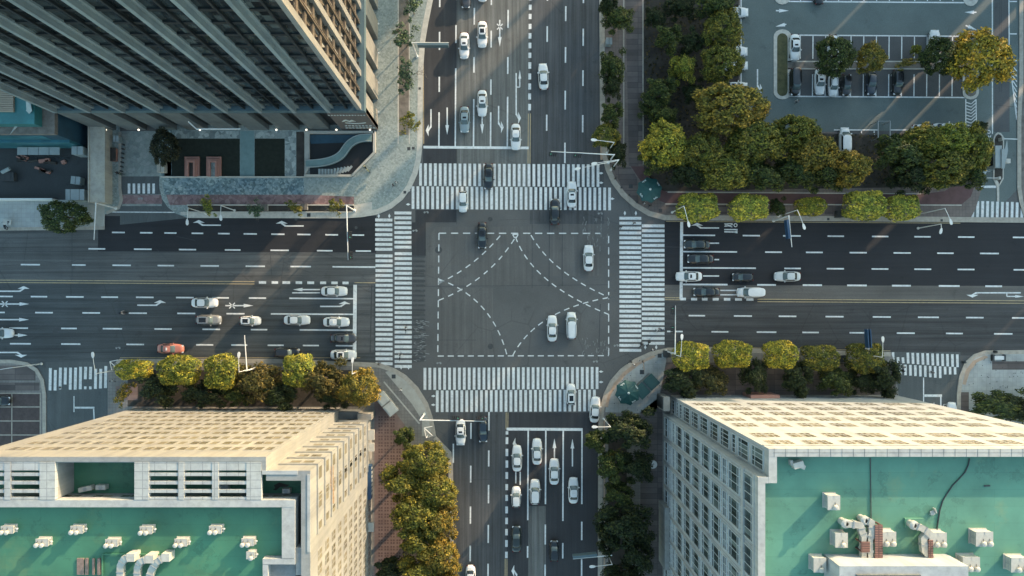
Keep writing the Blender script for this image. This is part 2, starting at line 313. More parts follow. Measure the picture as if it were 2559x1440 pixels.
sheet('road', [[(245, 540), (940, 540), (940, 632), (245, 628)]], M['road_ew_dark'])
sheet('road', [[(-900, 560), (245, 560), (245, 628), (940, 632), (940, 706), (-900, 700)]], M['road_ew'])
sheet('road', [[(-900, 700), (940, 706), (940, 905), (-900, 905)]], M['road_west'])
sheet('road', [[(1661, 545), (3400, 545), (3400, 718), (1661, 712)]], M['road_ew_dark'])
sheet('road', [[(1661, 712), (3400, 718), (3400, 754), (1661, 748)]], M['road_tan'])
sheet('road', [[(1661, 748), (3400, 754), (3400, 900), (1661, 880)]], M['road_ew_mid'])
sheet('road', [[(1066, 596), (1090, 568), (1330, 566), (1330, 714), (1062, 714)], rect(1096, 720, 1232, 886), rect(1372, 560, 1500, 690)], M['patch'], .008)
sheet('road', [rect(1029, 640, 1060, 905), rect(893, 712, 934, 882)], M['road_ew'], .008)
sheet('road', [rect(1038, 525, 1141, 556), rect(1029, 556, 1064, 640)], M['road_ns_dark'], .008)
sheet('car_park', [[(1800, -500), (2546, -500), (2546, 470), (2470, 548), (2425, 548), (1800, 330)]], M['lot'], .006)
sheet('car_park', [rect(1972, 88, 2415, 152), rect(1972, 174, 2415, 242), rect(2085, 327, 2420, 400), rect(2484, -100, 2523, 330)], M['lot_bay'], .009)
sheet('side_street', [[(-40, 905), (300, 905), (300, 1400), (-40, 1400)], [(2225, 880), (2400, 880), (2400, 1300), (2225, 1300)], [(300, 560), (300, 330), (405, 330), (405, 500), (470, 545), (300, 562)]], M['side'], .006)

KZ = 0.13
def inside(p, poly):
    c = False
    for i in range(len(poly)):
        a, b = poly[i-1], poly[i]
        if (a.y > p.y) != (b.y > p.y) and p.x < (b.x - a.x)*(p.y - a.y)/(b.y - a.y) + a.x: c = not c
    return c
def pavement(name, poly, m, kerb=None, kw=14, km='kerb'):
    b = MB(); b.prism(px(poly), 0.0, KZ); structure(name, b, M[m])
    if kerb:                                            # a pale kerb course along the road edge, standing on the slab
        k = MB(); pts = px(kerb); wm = kw / S
        for i in range(len(pts) - 1):
            a, c = pts[i], pts[i+1]; d = c - a; n = Vector((-d.y, d.x, 0)).normalized() * wm
            if not inside((a + c)/2 + n*.3/wm, px(poly)): n = -n
            k.prism([a.xy, c.xy, (c + n).xy, (a + n).xy], KZ - .02, KZ + .012 + .0007 * (i % 3))
        structure('kerb', k, M[km])
def overlay(name, polys, m, lvl=1):
    b = MB()
    for p in polys: b.pxpoly(p, KZ + .005 * lvl)
    return structure(name, b, M[m])

# north-west plaza in front of the tower
nw_edge = [(1085, -60), (1082, 0), (1070, 60), (1062, 107), (1058, 170), (1057, 225), (1056, 360), (1052, 400), (1043, 436), (1028, 470), (1006, 500), (978, 522), (945, 536), (905, 543), (860, 546), (470, 545)]
nw_back = [(440, 534), (420, 518), (406, 498), (399, 470), (398, 300), (240, 300), (240, -60)]
pavement('plaza', nw_edge + nw_back, 'plaza', nw_edge, 13, 'kerb_pale')
overlay('plaza', [[(405, 446), (760, 446), (760, 487), (412, 487)], [(398, 300), (430, 300), (430, 446), (405, 446)]], 'plaza_dark')
overlay('pink_pavement', [[(416, 487), (760, 487), (885, 492), (885, 513), (425, 513)]], 'pink')
overlay('planting_bed', [rect(470, 514, 885, 530)], 'soil')
overlay('pavement', [rect(452, 530, 885, 538), [(885, 513), (930, 505), (930, 534), (885, 538)]], 'kerb_pale')
overlay('planting_bed', [[(997, -60), (1022, -60), (1022, 338), (997, 338)]], 'soil_brown')
overlay('pavement', [[(1022, -60), (1024, -60), (1024, 360), (1022, 360)], [(994, -60), (997, -60), (997, 360), (994, 360)]], 'kerb_pale')
overlay('garden_lawn', [rect(430, 347, 600, 441), rect(637, 347, 712, 441)], 'lawn')
overlay('stone_setts', [rect(436, 328, 600, 346), rect(637, 328, 740, 346), rect(713, 347, 740, 441), rect(412, 395, 429, 441)], 'stones')
overlay('garden_path', [rect(601, 328, 636, 441)], 'path_pale')
overlay('planting_bed', [rect(741, 330, 761, 441)], 'soil')
# driveway and strip left of the plaza
pavement('pavement', [(262, 300), (300, 300), (300, 470), (308, 500), (300, 522), (268, 536), (262, 536)], 'plaza', [(268, 536), (300, 522), (308, 500), (304, 470), (304, 330)], 7)
b = MB(); b.pxpoly(rect(301, 328, 398, 441), .010); b.pxpoly(rect(305, 486, 404, 515), .010); structure('driveway', b, M['drive'])
b = MB(); b.pxpoly(rect(305, 487, 405, 510), .013); structure('driveway', b, M['pink'])
pavement('pavement', [(-300, 500), (262, 500), (262, 574), (-300, 580)], 'pave_teal', [(262, 574), (-300, 580)], 8)
overlay('pavement', [[(222, 512), (262, 512), (262, 572), (222, 572)]], 'concrete')
pavement('yard', [(-300, 340), (219, 340), (219, 498), (-300, 498)], 'yard')

# north-east block: promenade, grove floor, cycle path
ne_edge = [(3300, 563), (2425, 556), (2330, 555), (1661, 551), (1620, 540), (1583, 518), (1552, 490), (1528, 458), (1513, 425), (1505, 390), (1499, 300), (1497, -60)]
pavement('pavement', ne_edge + [(1850, -60), (1850, 250), (1900, 330), (2085, 330), (2410, 400), (2452, 470), (2438, 520), (2425, 545)], 'pave_warm', ne_edge, 13)
overlay('grove_floor', [[(1608, -60), (1846, -60), (1846, 250), (1930, 330), (2448, 345), (2448, 440), (2420, 466), (1660, 478), (1640, 470), (1608, 420)]], 'soil')
overlay('promenade', [[(1561, -60), (1604, -60), (1606, 415), (1572, 416)]], 'pave_brown')
overlay('pavement', [[(1557, -60), (1560, -60), (1560, 410), (1557, 410)], [(1605, -60), (1608, -60), (1608, 412), (1605, 412)]], 'kerb')
overlay('pavement', [[(1530, 418), (1575, 418), (1592, 445), (1595, 512), (1560, 480)]], 'pave_brown')
overlay('cycle_path', [[(1576, 416), (1606, 416), (1650, 470), (1668, 482), (2300, 486), (2360, 478), (2378, 466), (2434, 466), (2425, 492), (2402, 511), (2300, 511), (1662, 508), (1640, 498), (1600, 452)]], 'red')
overlay('pavement', [[(1662, 509), (2402, 512), (2402, 514.5), (1662, 511.5)], [(1668, 479), (2300, 484), (2300, 486), (1668, 482)]], 'kerb_pale')
overlay('pavement', [rect(1664, 512, 1700, 535), rect(1790, 514, 1816, 536), rect(2060, 514, 2106, 536)], 'pave_brown', 2)
overlay('grove_floor', [rect(1500, -60, 1506, 400)], 'tactile')
# right-hand strip beyond the car-park road
pavement('pavement', [(2546, -400), (3200, -400), (3200, 548), (2560, 548), (2546, 505), (2541, 470), (2541, 300), (2546, 200)], 'soil_brown', [(2560, 548), (2546, 505), (2541, 470), (2541, 300), (2546, 200), (2546, -400)], 10)
# south-east corner
se_edge = [(1493, 1700), (1495, 1060), (1499, 1020), (1508, 985), (1524, 952), (1550, 922), (1585, 897), (1625, 879), (1668, 869), (1760, 868), (2225, 880)]
pavement('pavement', se_edge + [(2235, 905), (2245, 990), (2245, 1250), (1660, 1250), (1660, 1700)], 'pave', se_edge, 11)
overlay('pavement', [[(1512, 1030), (1517, 990), (1536, 956), (1562, 930), (1600, 906), (1640, 888), (1664, 884), (1664, 905), (1650, 975), (1640, 1030), (1580, 1032)]], 'pave_teal')
overlay('tactile_strip', [[(1507, 1015), (1516, 982), (1532, 954), (1556, 928), (1592, 902), (1632, 885), (1638, 892), (1598, 911), (1564, 937), (1541, 962), (1526, 987), (1519, 1018)], [(1604, 895), (1606.5, 894), (1611, 925), (1608.5, 925)]], 'tactile', 2)
overlay('planting_bed', [rect(1520, 1040, 1566, 1700)], 'soil')
overlay('pavement', [rect(1496, 1050, 1503, 1700), rect(1508, 1050, 1512, 1700)], 'tactile', 2)
overlay('pavement', [[(1600, 1030), (1655, 985), (1655, 1700), (1600, 1700)]], 'pave_brown', 1)
overlay('planting_bed', [[(1664, 905), (2232, 908), (2240, 986), (1650, 986)]], 'pave_brown', 1)
# south-west corner
sw_edge = [(290, 905), (300, 897), (700, 897), (905, 905), (950, 908), (985, 920), (1015, 938), (1045, 968), (1070, 1008), (1082, 1045), (1090, 1090), (1128, 1130), (1132, 1160), (1140, 1900)]
pavement('pavement', sw_edge + [(930, 1900), (930, 1300), (340, 1030), (270, 1040), (270, 930)], 'pave', sw_edge, 11)
overlay('pavement', [[(945, 975), (1012, 1062), (1018, 1110), (1000, 1700), (936, 1700), (936, 985)]], 'brick')
b = MB()
for j in range(44):
    for i in range(5):
        for dx in (0, 6.2):
            for dy in (0, 6.6):
                u, v = 946 + i*15 + dx, 1040 + j*16.2 + dy
                if v < 1075 and u > 985: continue
                if u > 1008: continue
                b.pxpoly(rect(u, v, u + 4.3, v + 4.3), KZ + .010)
structure('drain_grid', b, M['grate'])
overlay('pavement', [[(963, 930), (1030, 1010), (1055, 1050), (1055, 1090), (1090, 1090), (1078, 1040), (1060, 1000), (1035, 968), (1005, 942), (975, 926)]], 'concrete', 1)
overlay('tactile_strip', [[(958, 955), (961, 953), (1050, 1058), (1047, 1060)]], 'kerb_pale', 2)
overlay('planting_bed', [rect(320, 925, 905, 1016), [(1010, 1120), (1095, 1120), (1120, 1160), (1128, 1700), (1005, 1700)]], 'soil', 2)
overlay('pavement', [rect(290, 965, 345, 1000)], 'brick', 3)
# far south-west corner with the brown parking bays
fw_edge = [(-200, 899), (30, 899), (70, 906), (95, 922), (110, 948), (116, 985), (117, 1400)]
pavement('pavement', fw_edge + [(-200, 1400)], 'pave', fw_edge, 9)
overlay('pavement', [rect(-200, 982, 103, 1400)], 'bay_brown')
overlay('pavement', [rect(0, 914, 90, 951), rect(-60, 956, 100, 976)], 'pave_brown')
b = MB()
for s in ((-60, 983, 104, 983), (-60, 1017, 102, 1017), (-60, 1052, 102, 1052), (-60, 1087, 102, 1087), (31, 983, 30, 1400), (102, 983, 101, 1400)): b.seg(*s, 2.6, KZ + .011)
structure('bay_markings', b, M['kerb'])
# far south-east corner
fe_edge = [(2390, 1400), (2390, 985), (2396, 940), (2410, 905), (2432, 886), (2462, 876), (2700, 873)]
pavement('pavement', fe_edge + [(2700, 1400)], 'pave_teal', fe_edge, 10)
overlay('tactile_strip', [[(2404, 960), (2412, 925), (2430, 902), (2460, 888), (2470, 893), (2440, 906), (2422, 930), (2412, 962)]], 'tactile')
overlay('pavement', [rect(2478, 903, 2700, 924), rect(2393, 980, 2420, 1400)], 'pave_brown')
b = MB(); rnd = random.Random(3)
for k in range(70):
    u, v = (rnd.uniform(2420, 2556), rnd.uniform(895, 975)) if k < 36 else (rnd.uniform(1530, 1655), rnd.uniform(900, 1025))
    b.lathe(P(u, v, KZ + .003).xy[:] + (KZ + .003,), [(.09, 0), (.085, .02)], 6)
structure('pavement_studs', b, M['dark_metal'])

# ------------------------------------------------------------------ painted markings
W, Z = MB(), MB()               # lane lines, zebra stripes
def dashes(u_or_v, pieces, wpx=3.6, axis='y', mb=None, slope=0.0, ref=0):
    for a, c in pieces:
        if axis == 'y': (mb or W).seg(u_or_v + slope*(a-ref), a, u_or_v + slope*(c-ref), c, wpx)
        else: (mb or W).seg(a, u_or_v + slope*(a-ref), c, u_or_v + slope*(c-ref), wpx)
NSs = -.006
dashes(1099, [(-90,-45), (-20, 18), (80, 125), (192, 230), (281, 368)], slope=NSs)
dashes(1140, [(-130,-90), (-40, 0), (63, 108), (171, 368)], slope=NSs)
dashes(1185.5, [(-90,-50), (20, 62), (143, 182), (248, 368)], slope=NSs)
dashes(1228, [(-70,-30), (-6, 13), (77, 119), (199, 237), (281, 368)], slope=NSs)
dashes(1270, [(-90,-45), (25, 70), (143, 185), (242, 368)], slope=NSs)
dashes(1368, [(-60,-30), (-20, 2), (66, 105), (287, 327)], slope=NSs)
dashes(1414, [(-50,-20), (16, 53), (118, 157), (227, 274), (357, 408)], slope=NSs)
dashes(1458, [(-40, 8), (72, 115), (176, 215), (288, 331)], slope=NSs)
dashes(1325, [(-36,-22), (-12, 1), (12, 25), (35, 48), (60, 73), (83, 97), (107, 121), (132, 145), (156, 172), (184, 199), (209, 224), (234, 249), (260, 276)], 7, slope=NSs)
W.seg(1058, 368, 1321, 370, 6.5, .019)
EW = .0075
dashes(581, [(-60,-25), (280, 312), (350, 381), (411, 441), (479, 508), (545, 574), (609, 642), (678, 711), (743, 776), (813, 845), (880, 910)], axis='x', slope=.011, ref=280)
dashes(622, [(221, 263), (335, 379), (447, 490), (562, 601), (676, 722), (792, 831), (889, 927)], axis='x', slope=.0082, ref=221)
dashes(661.5, [(-60,-15), (52, 100), (180, 214), (281, 327), (394, 435), (501, 547), (614, 662), (726, 777), (831, 938)], axis='x', slope=.007, ref=52)
dashes(706, [(647, 665), (679, 695), (706, 725), (739, 755), (768, 785), (800, 815), (828, 844), (856, 871)], 6.5, axis='x', slope=.006, ref=640)
dashes(741, [(-40,-5), (0, 32), (77, 118), (165, 209), (253, 295), (340, 384), (440, 484), (530, 572), (622, 665), (723, 884)], axis='x', slope=.0065)
dashes(781, [(-40, 12), (88, 132), (206, 250), (322, 367), (443, 488), (566, 611), (677, 884)], axis='x', slope=.0055)
dashes(820, [(-60,-10), (23, 70), (153, 192), (257, 305), (386, 429), (506, 550), (627, 668), (749, 884)], axis='x', slope=.0062)
dashes(859, [(-60,-20), (25, 77), (153, 201), (316, 360), (490, 533), (578, 618), (669, 709), (757, 797), (839, 884)], axis='x', slope=.0060)
W.seg(887.5, 712, 886, 882, 9, .019)
dashes(588, [(1707, 1787), (1856, 1899), (1957, 2001), (2068, 2109), (2179, 2220), (2285, 2326), (2394, 2435), (2531, 2600)], axis='x', slope=.0066, ref=1707)
dashes(629, [(1707, 1842), (1912, 1954), (2014, 2056), (2123, 2166), (2233, 2276), (2342, 2383), (2449, 2496), (2570, 2610)], axis='x', slope=.0062, ref=1707)
dashes(669.5, [(1707, 1889), (1960, 2001), (2066, 2109), (2178, 2220), (2285, 2327), (2393, 2435), (2533, 2600)], axis='x', slope=.006, ref=1707)
dashes(711, [(1707, 1818), (1892, 1939), (2006, 2054), (2117, 2166), (2229, 2276), (2346, 2398), (2462, 2504), (2580, 2620)], 4.2, axis='x', slope=.006, ref=1707)
dashes(747.5, [(1700, 1714), (1727, 1742), (1754, 1768), (1781, 1796), (1809, 1825), (1837, 1854), (1865, 1883)], 6.5, axis='x', slope=.006, ref=1700)
dashes(789, [(1721, 1762), (1834, 1879), (1946, 1990), (2063, 2108), (2181, 2226), (2294, 2346), (2414, 2458), (2529, 2600)], axis='x', slope=.007, ref=1721)
dashes(828.5, [(1667, 1706), (1778, 1820), (1891, 1940), (2005, 2046), (2123, 2163), (2241, 2286), (2364, 2406), (2484, 2530)], axis='x', slope=.0072, ref=1667)
W.seg(1703.5, 555, 1702, 748, 7.5, .019)
dashes(1177, [(1057, 1097), (1164, 1206), (1266, 1309), (1364, 1403)], slope=-.006, ref=1057)
dashes(1222, [(1030, 1076), (1126, 1166), (1212, 1258), (1312, 1357), (1409, 1455)], slope=-.006, ref=1030)
dashes(1133, [(1109, 1157), (1218, 1260), (1312, 1345), (1395, 1470)], slope=-.004, ref=1109)
dashes(1267, [(1078, 1086), (1093, 1110), (1122, 1140), (1151, 1169), (1180, 1197), (1210, 1225), (1237, 1252), (1266, 1283), (1294, 1310), (1322, 1338), (1350, 1367), (1379, 1395)], 6.5, slope=-.005, ref=1078)
dashes(1320, [(1076, 1300), (1365, 1394)], slope=-.005, ref=1076)
dashes(1364, [(1076, 1260), (1311, 1361), (1411, 1460)], slope=-.005, ref=1076)
dashes(1407.5, [(1076, 1302), (1357, 1396)], slope=-.004, ref=1076)
dashes(1454.5, [(1076, 1260), (1304, 1350), (1398, 1460)], slope=-.003, ref=1076)
W.seg(1266, 1072.5, 1456, 1073.5, 7, .019)
# dashed box and turning guides in the middle of the crossing
def dashed(pts, dash, gap, wpx=2.6):
    d = 0.0; on = True; left = dash
    for (u1, v1), (u2, v2) in zip(pts, pts[1:]):
        L = math.hypot(u2-u1, v2-v1); pos = 0.0
        while pos < L:
            st = min(left, L - pos)
            if on and st > 1.5: W.seg(u1 + (u2-u1)*pos/L, v1 + (v2-v1)*pos/L, u1 + (u2-u1)*(pos+st)/L, v1 + (v2-v1)*(pos+st)/L, wpx)
            pos += st; left -= st
            if left <= 1e-6: on = not on; left = dash if on else gap
def bez(p0, p1, p2, n=24): return [((1-t)**2*p0[0] + 2*t*(1-t)*p1[0] + t*t*p2[0], (1-t)**2*p0[1] + 2*t*(1-t)*p1[1] + t*t*p2[1]) for t in [i/n for i in range(n+1)]]
dashed([(1097, 583), (1500, 583.5)], 18, 12); dashed([(1521, 590), (1521, 889)], 18, 10); dashed([(1094, 890), (1521, 889)], 15, 10); dashed([(1097, 583), (1094, 890)], 17, 11)
dashed(bez((1096, 708), (1185, 668), (1251, 588)), 14, 12); dashed(bez((1096, 751), (1225, 700), (1290, 590)), 14, 12)
dashed(bez((1288, 592), (1330, 710), (1521, 786)), 14, 11); dashed(bez((1327, 588), (1378, 680), (1521, 743)), 14, 11)
dashed(bez((1097, 698), (1230, 745), (1267, 888)), 14, 11); dashed(bez((1281, 889), (1340, 775), (1521, 744)), 14, 11)
for p, q in (((1281, 586), (1295, 586)), ((1281, 586), (1286, 595)), ((1295, 586), (1290, 595)), ((1096, 700), (1106, 704)), ((1106, 704), (1096, 709)), ((1521, 738), (1521, 746))): W.seg(*p, *q, 2.5)
# zebra crossings: (bands, stripe pitch)
def zebra_v(u0, u1, v0, v1, pitch, wpx=6.8, tilt=.0065, skew=0, mb=None):
    u = u0; k = 0
    while u < u1:
        dv = tilt*(u - u0); (mb or Z).seg(u + wpx/2, v0 + dv, u + wpx/2 + skew, v1 + dv, wpx); u += pitch
def zebra_h(v0, v1, u0, u1, pitch, wpx=7.2):
    v = v0
    while v < v1: Z.seg(u0, v + wpx/2, u1, v + wpx/2 + .3, wpx); v += pitch
zebra_v(1047.5, 1499, 408.5, 464.5, 12.32); zebra_v(1028.7, 1529, 466.0, 522.5, 12.28)
zebra_v(1058.5, 1497, 919.5, 974.5, 12.29, tilt=-.005); zebra_v(1089.3, 1490, 976.0, 1030.0, 12.27, tilt=-.005)
zebra_h(546.3, 630, 937.7, 980.5, 12.2); zebra_h(636, 907, 938.5, 981, 12.25); zebra_h(528.8, 626, 985.8, 1028, 12.2); zebra_h(630.5, 913, 986.3, 1029, 12.25)
zebra_h(542, 880, 1547.8, 1602.5, 12.22); zebra_h(561, 864, 1604, 1660.5, 12.22)
for k, (a, c) in enumerate([(920, 976), (925, 976), (919, 971), (919, 961), (919, 974), (919, 974), (917, 973), (917, 948), (917, 948), (922, 972), (922, 971), (915, 970)]): Z.seg(126 + 12.6*k, a, 125 + 12.6*k, c, 7)
for k in (2, 7, 8): Z.seg(125 + 12.6*k, 966, 125 + 12.6*k, 973, 6)
for k in range(6): W.seg(322.5 + 12.3*k, 459, 322.5 + 12.3*k, 484, 6.4)
for k, a in enumerate([528, 518, 503, 503, 503, 504, 504, 505, 505, 505, 506, 520]): Z.seg(2419 + 12.3*k, a, 2418 + 12.3*k, 546, 6.8)
for k in range(14): Z.seg(2231.5 + 12.35*k, 880.5 + (12 if k in (1, 2) else 0) + .4*k, 2232.5 + 12.35*k, 906 + .9*k, 6.4)
for k in range(12): Z.seg(2250 + 12.4*k, 911 + .6*k, 2250.5 + 12.4*k, (937 + k if k < 9 else 936), 6.2)
DP = MB()
for k in range(22): DP.seg(1030, 641 + 12.2*k, 1063, 641.5 + 12.2*k, 5.2, .013)
structure('old_crossing', DP, M['dark_paint'])
for u, v in ((1020, 477), (1020, 511), (1502, 433), (1502, 457), (1530, 497), (1083, 990), (1083, 1012), (1502, 929), (1502, 955)): W.pxpoly([(u-6, v), (u, v-3), (u+6, v), (u, v+3)])
for u, v in ((946.5, 540), (973, 540), (1002.5, 918), (1021, 918), (1561.5, 533), (1589, 533), (1612.5, 868), (1640, 868)): W.pxpoly([(u, v-6), (u+3, v), (u, v+6), (u-3, v)])
# arrows: local frame, f = forward, s = to the driver's right, in pixels
def arrow(u, v, ang, kind, L=60, mb=None):
    ca, sa = math.cos(R(ang)), math.sin(R(ang)); mb = mb or W
    def T(f, s): return (u + f*ca - s*sa, v + f*sa + s*ca)
    def line(f1, s1, f2, s2, wpx=3.2): mb.seg(*T(f1, s1), *T(f2, s2), wpx)
    if kind in ('straight', 'cross'):
        line(0, 0, L - 20, 0); mb.pxpoly([T(L, 0), T(L - 24, 4.6), T(L - 24, -4.6)])
        if kind == 'cross': line(10, -7, 24, 7, 2.6); line(10, 7, 24, -7, 2.6)
    if kind in ('left', 'right'):
        k = -1 if kind == 'left' else 1
        line(0, 0, L - 20, 0); mb.pxpoly([T(L-22, -2*k), T(L-10, 6*k), T(L-16, 6*k), T(L-24, 2*k)][::1]); mb.pxpoly([T(L-28, 6*k), T(L+2, 6*k), T(L - 13, 13*k)][::1])
    if kind == 'uturn':
        line(0, 0, L - 20, 0); mb.pxpoly([T(L-28, -5), T(L+2, -5), T(L - 13, -12)]); mb.pxpoly([T(L-22, 2), T(L-10, -5), T(L-16, -5), T(L-24, -2)])
        line(35, 0, 35, -9, 2.6); line(35, -9, 10, -9, 2.6); mb.pxpoly([T(-8, -9), T(14, -5.5), T(14, -12.5)])
arrow(1077, 273, 90, 'right', 66); arrow(1117.5, 269, 90, 'straight', 68); arrow(1205, 283, 90, 'straight', 52); arrow(1246, 265, 90, 'left', 66); arrow(1290, 183, 90, 'uturn', 125); arrow(1249, 50, 90, 'cross', 67)
arrow(-20, 728, 0, 'left', 92); arrow(-5, 760, 0, 'cross', 78); arrow(-20, 799, 0, 'straight', 92); arrow(20, 838, 0, 'straight', 49); arrow(-20, 881, 0, 'right', 86); arrow(343, 763, 0, 'left', 70); arrow(563, 764, 0, 'cross', 70); arrow(800, 766, 0, 'left', 74)
arrow(800, 724, 180, 'straight', 68); W.seg(730, 732, 800, 732, 3)
arrow(552, 563, 180, 'right', 68); arrow(759, 565, 180, 'right', 68); arrow(1797, 570, 180, 'right', 68)
W.seg(1773, 608, 1797, 608, 3.2); W.seg(1785, 649, 1797, 649, 3.2); W.seg(1757, 690, 1797, 690, 3.2); W.seg(1800, 726, 1842, 726, 3); W.seg(1800, 737, 1842, 737, 3)
arrow(2551, 732, 180, 'uturn', 134)
arrow(1385.5, 1150, -90, 'straight', 54); arrow(1430.5, 1166, -90, 'straight', 69); W.seg(1289, 1176, 1289, 1208, 3); W.seg(1300, 1176, 1300, 1212, 3); arrow(1294, 1130, -90, 'left', 34); arrow(1291, 1470, -90, 'left', 56)
# lettering on the right-hand carriageway, as painted
def glyph(strokes, wpx=2.6):
    for s in strokes:
        for a, c in zip(s, s[1:]): W.seg(*a, *c, wpx)
glyph([[(1810, 560), (1830, 559)], [(1810, 565.5), (1822, 565), (1830, 567.5)], [(1814, 560), (1814, 567)], [(1816, 562), (1824, 564), (1830, 561)], [(1830, 559), (1830, 563)]], 2.2)
ring = arc(1838, 563, 4, 0, 360, 12); glyph([ring], 2.2)
glyph([[(1810, 574), (1843, 574)], [(1810, 579.5), (1834, 580), (1843, 577.5)], [(1834, 580), (1843, 582)]], 3)
# car-park lettering, beside the grove
LT = MB()
def gl2(strokes, wpx=2.0):
    for s in strokes:
        for a, c in zip(s, s[1:]): W.seg(*a, *c, wpx)
gl2([[(2453, 337), (2453, 359), (2462, 359)], [(2459, 340), (2459, 358)], [(2457, 326), (2460, 331), (2464, 325)], [(2460, 331), (2460, 334)], [(2466, 358), (2477, 358)], [(2469, 340), (2469, 358)], [(2473, 358), (2473, 346), (2470, 339)], [(2473, 346), (2476, 339)]])
gl2([arc(2471, 330, 3.8, 0, 360, 10)])
# car park
for (v, a, c) in ((4, 1970, 2412), (88, 1972, 2416), (241, 1970, 2412)): W.seg(a, v, c, v + 3, 3)
for k in range(14):
    u = 2000.5 + 31.7*k
    if u > 2400: continue
    W.seg(u, -60, u, 3, 2.6); W.seg(u - .5, 89, u - 1, 147, 2.6); W.seg(u - 1.5, 186, u - 2, 241, 2.6)
W.seg(1852, -60, 1852, 232, 2.6); W.seg(2479.5, -60, 2480, 335, 2.4); W.seg(2521, -60, 2522, 152, 2.6); W.seg(2522, 4, 2541, 4, 2.6); W.seg(2522, 85, 2541, 85, 2.6)
W.seg(2084, 325, 2195, 325, 2.8); W.seg(2224, 325, 2292, 325, 2.8); W.seg(2152.5, 325, 2152.5, 400, 2.6); W.seg(2184.5, 325, 2184.5, 400, 2.6); W.seg(2507, 347, 2542, 348, 2.4)
arrow(1939, 27, 0, 'straight', 32); arrow(1965, 61, 168, 'straight', 28); arrow(2440, 31, 180, 'straight', 30); arrow(2413, 64, 22, 'straight', 31); arrow(1893, 173, 90, 'left', 64); arrow(2468, 386, 90, 'right', 60)
W.seg(2447, 467, 2490, 467, 6)
W.seg(2413.5, 247, 2413.5, 322, 2.6); W.seg(2439, 248, 2440, 322, 2.6)
for k in range(9):
    v = 252 + 8*k; W.seg(2415, v + 4, 2427, v + 8, 2.2); W.seg(2427, v + 8, 2438, v - 2, 2.2)
W.seg(2522, 152, 2541, 152, 2.6); W.seg(2523, 155, 2541, 300, 2.6)
for k in range(9): W.seg(2524 + 1.8*k, 158 + 14*k, 2541, 178 + 13*k, 2.2)
# side streets
W.seg(185, 990, 185, 1030, 2.2); W.seg(187, 1019, 236, 1019, 4.5); W.seg(234, 1019, 236, 1060, 3)
W.seg(2308, 944, 2308, 1010, 2.6); W.seg(2310, 989, 2354, 989, 6); W.seg(2351, 992, 2351, 1030, 3.4); W.seg(2358, 1011, 2382, 1011, 2.4); W.seg(2358, 1011, 2358, 1030, 2.4); W.pxpoly([(2331, 1018), (2334, 1005), (2337, 1018)])
W.seg(270, 530, 446, 531, 2.4)
structure('lane_markings', W, M['white']); structure('zebra_crossing', Z, M['zebra'])
Y = MB()
for s in ((1320.5, 284, 1319.5, 409), (1325.5, 284, 1324.5, 409), (1265, 1031, 1264.5, 1072), (1269.5, 1031, 1269, 1072), (1262.5, 1397, 1262, 1500), (1267, 1397, 1266.5, 1500)): Y.seg(*s, 1.9)
for s in ((-200, 699, 636, 704), (-200, 705, 636, 710), (886, 706.5, 938, 707), (1661, 744, 1700, 744.5), (1661, 749, 1700, 749.5), (1893, 748, 2700, 753), (1893, 754, 2700, 759)): Y.seg(*s, 1.9)
for s in ((1500.5, -60, 1503, 300), (1664, 553.5, 2400, 558), (1057.5, 107, 1059, 360)): Y.seg(*s, 1.6)
for s in ((300, 894, 900, 894.5), (1700, 866, 2225, 877)): Y.seg(*s, 1.4)
structure('yellow_markings', Y, M['yellow'])
B_ = MB()                                                  # faint painted cycle symbols
for u, v in ((1065, 531), (1037, 577), (1500, 534), (1097, 908), (1540, 864), (1488, 904), (351, 497), (295, 870)):
    B_.pxpoly(arc(u - 4, v, 2.6, 0, 360, 8)); B_.pxpoly(arc(u + 4, v, 2.6, 0, 360, 8)); B_.seg(u - 4, v, u + 4, v - 3, 1.5)
structure('cycle_symbols', B_, M['faint'])
F_ = MB(); rnd = random.Random(9)                            # worn patches and scuffs of old paint
for k in range(60):
    u, v = rnd.uniform(1033, 1063), rnd.uniform(800, 905); F_.seg(u, v, u + rnd.uniform(3, 12), v + rnd.uniform(-3, 3), rnd.uniform(.7, 1.6), .016)
for k in range(70):
    u, v = rnd.uniform(1455, 1525), rnd.uniform(540, 620) if k < 40 else rnd.uniform(840, 885); F_.seg(u, v, u + rnd.uniform(-3, 3), v + rnd.uniform(3, 12), rnd.uniform(.6, 1.2), .016)
structure('worn_paint', F_, M['faint'])
C_ = MB(); rnd = random.Random(5)                            # sealed joints, cuts and cracks in the asphalt
for s in ((1137, 372, 1141, 560, 1.6), (1330, 526, 1330, 720, 1.4), (1062, 716, 1520, 712, 1.2), (1094, 850, 1190, 850, 1.2), (929, 712, 925, 884, 3), (893, 745, 929, 746, 1.6), (893, 785, 929, 786, 1.6), (893, 825, 929, 826, 1.6), (893, 864, 929, 865, 1.6), (1374, 440, 1372, 716, 2.2), (1408, 60, 1405, 716, 1.6), (1183, 0, 1182, 60, 1.2), (1500, 760, 1496, 900, 2), (1661, 617, 1700, 618, 1.2), (1222, 1198, 1178, 1199, 1.4), (1178, 1199, 1177, 1290, 1.3), (1222, 1180, 1258, 1181, 1.2), (180, 540, 180, 700, 1.5), (675, 632, 680, 700, 1.4), (0, 628, 940, 634, 1.5), (1700, 834, 2600, 840, 1.4), (2002, 834, 2002, 866, 1.8), (2502, 0, 2502, 230, 1.5), (2498, 0, 2497, 230, 1.2), (2480, 262, 2541, 268, 1.3)):
    C_.seg(s[0], s[1], s[2], s[3], s[4], .0115)
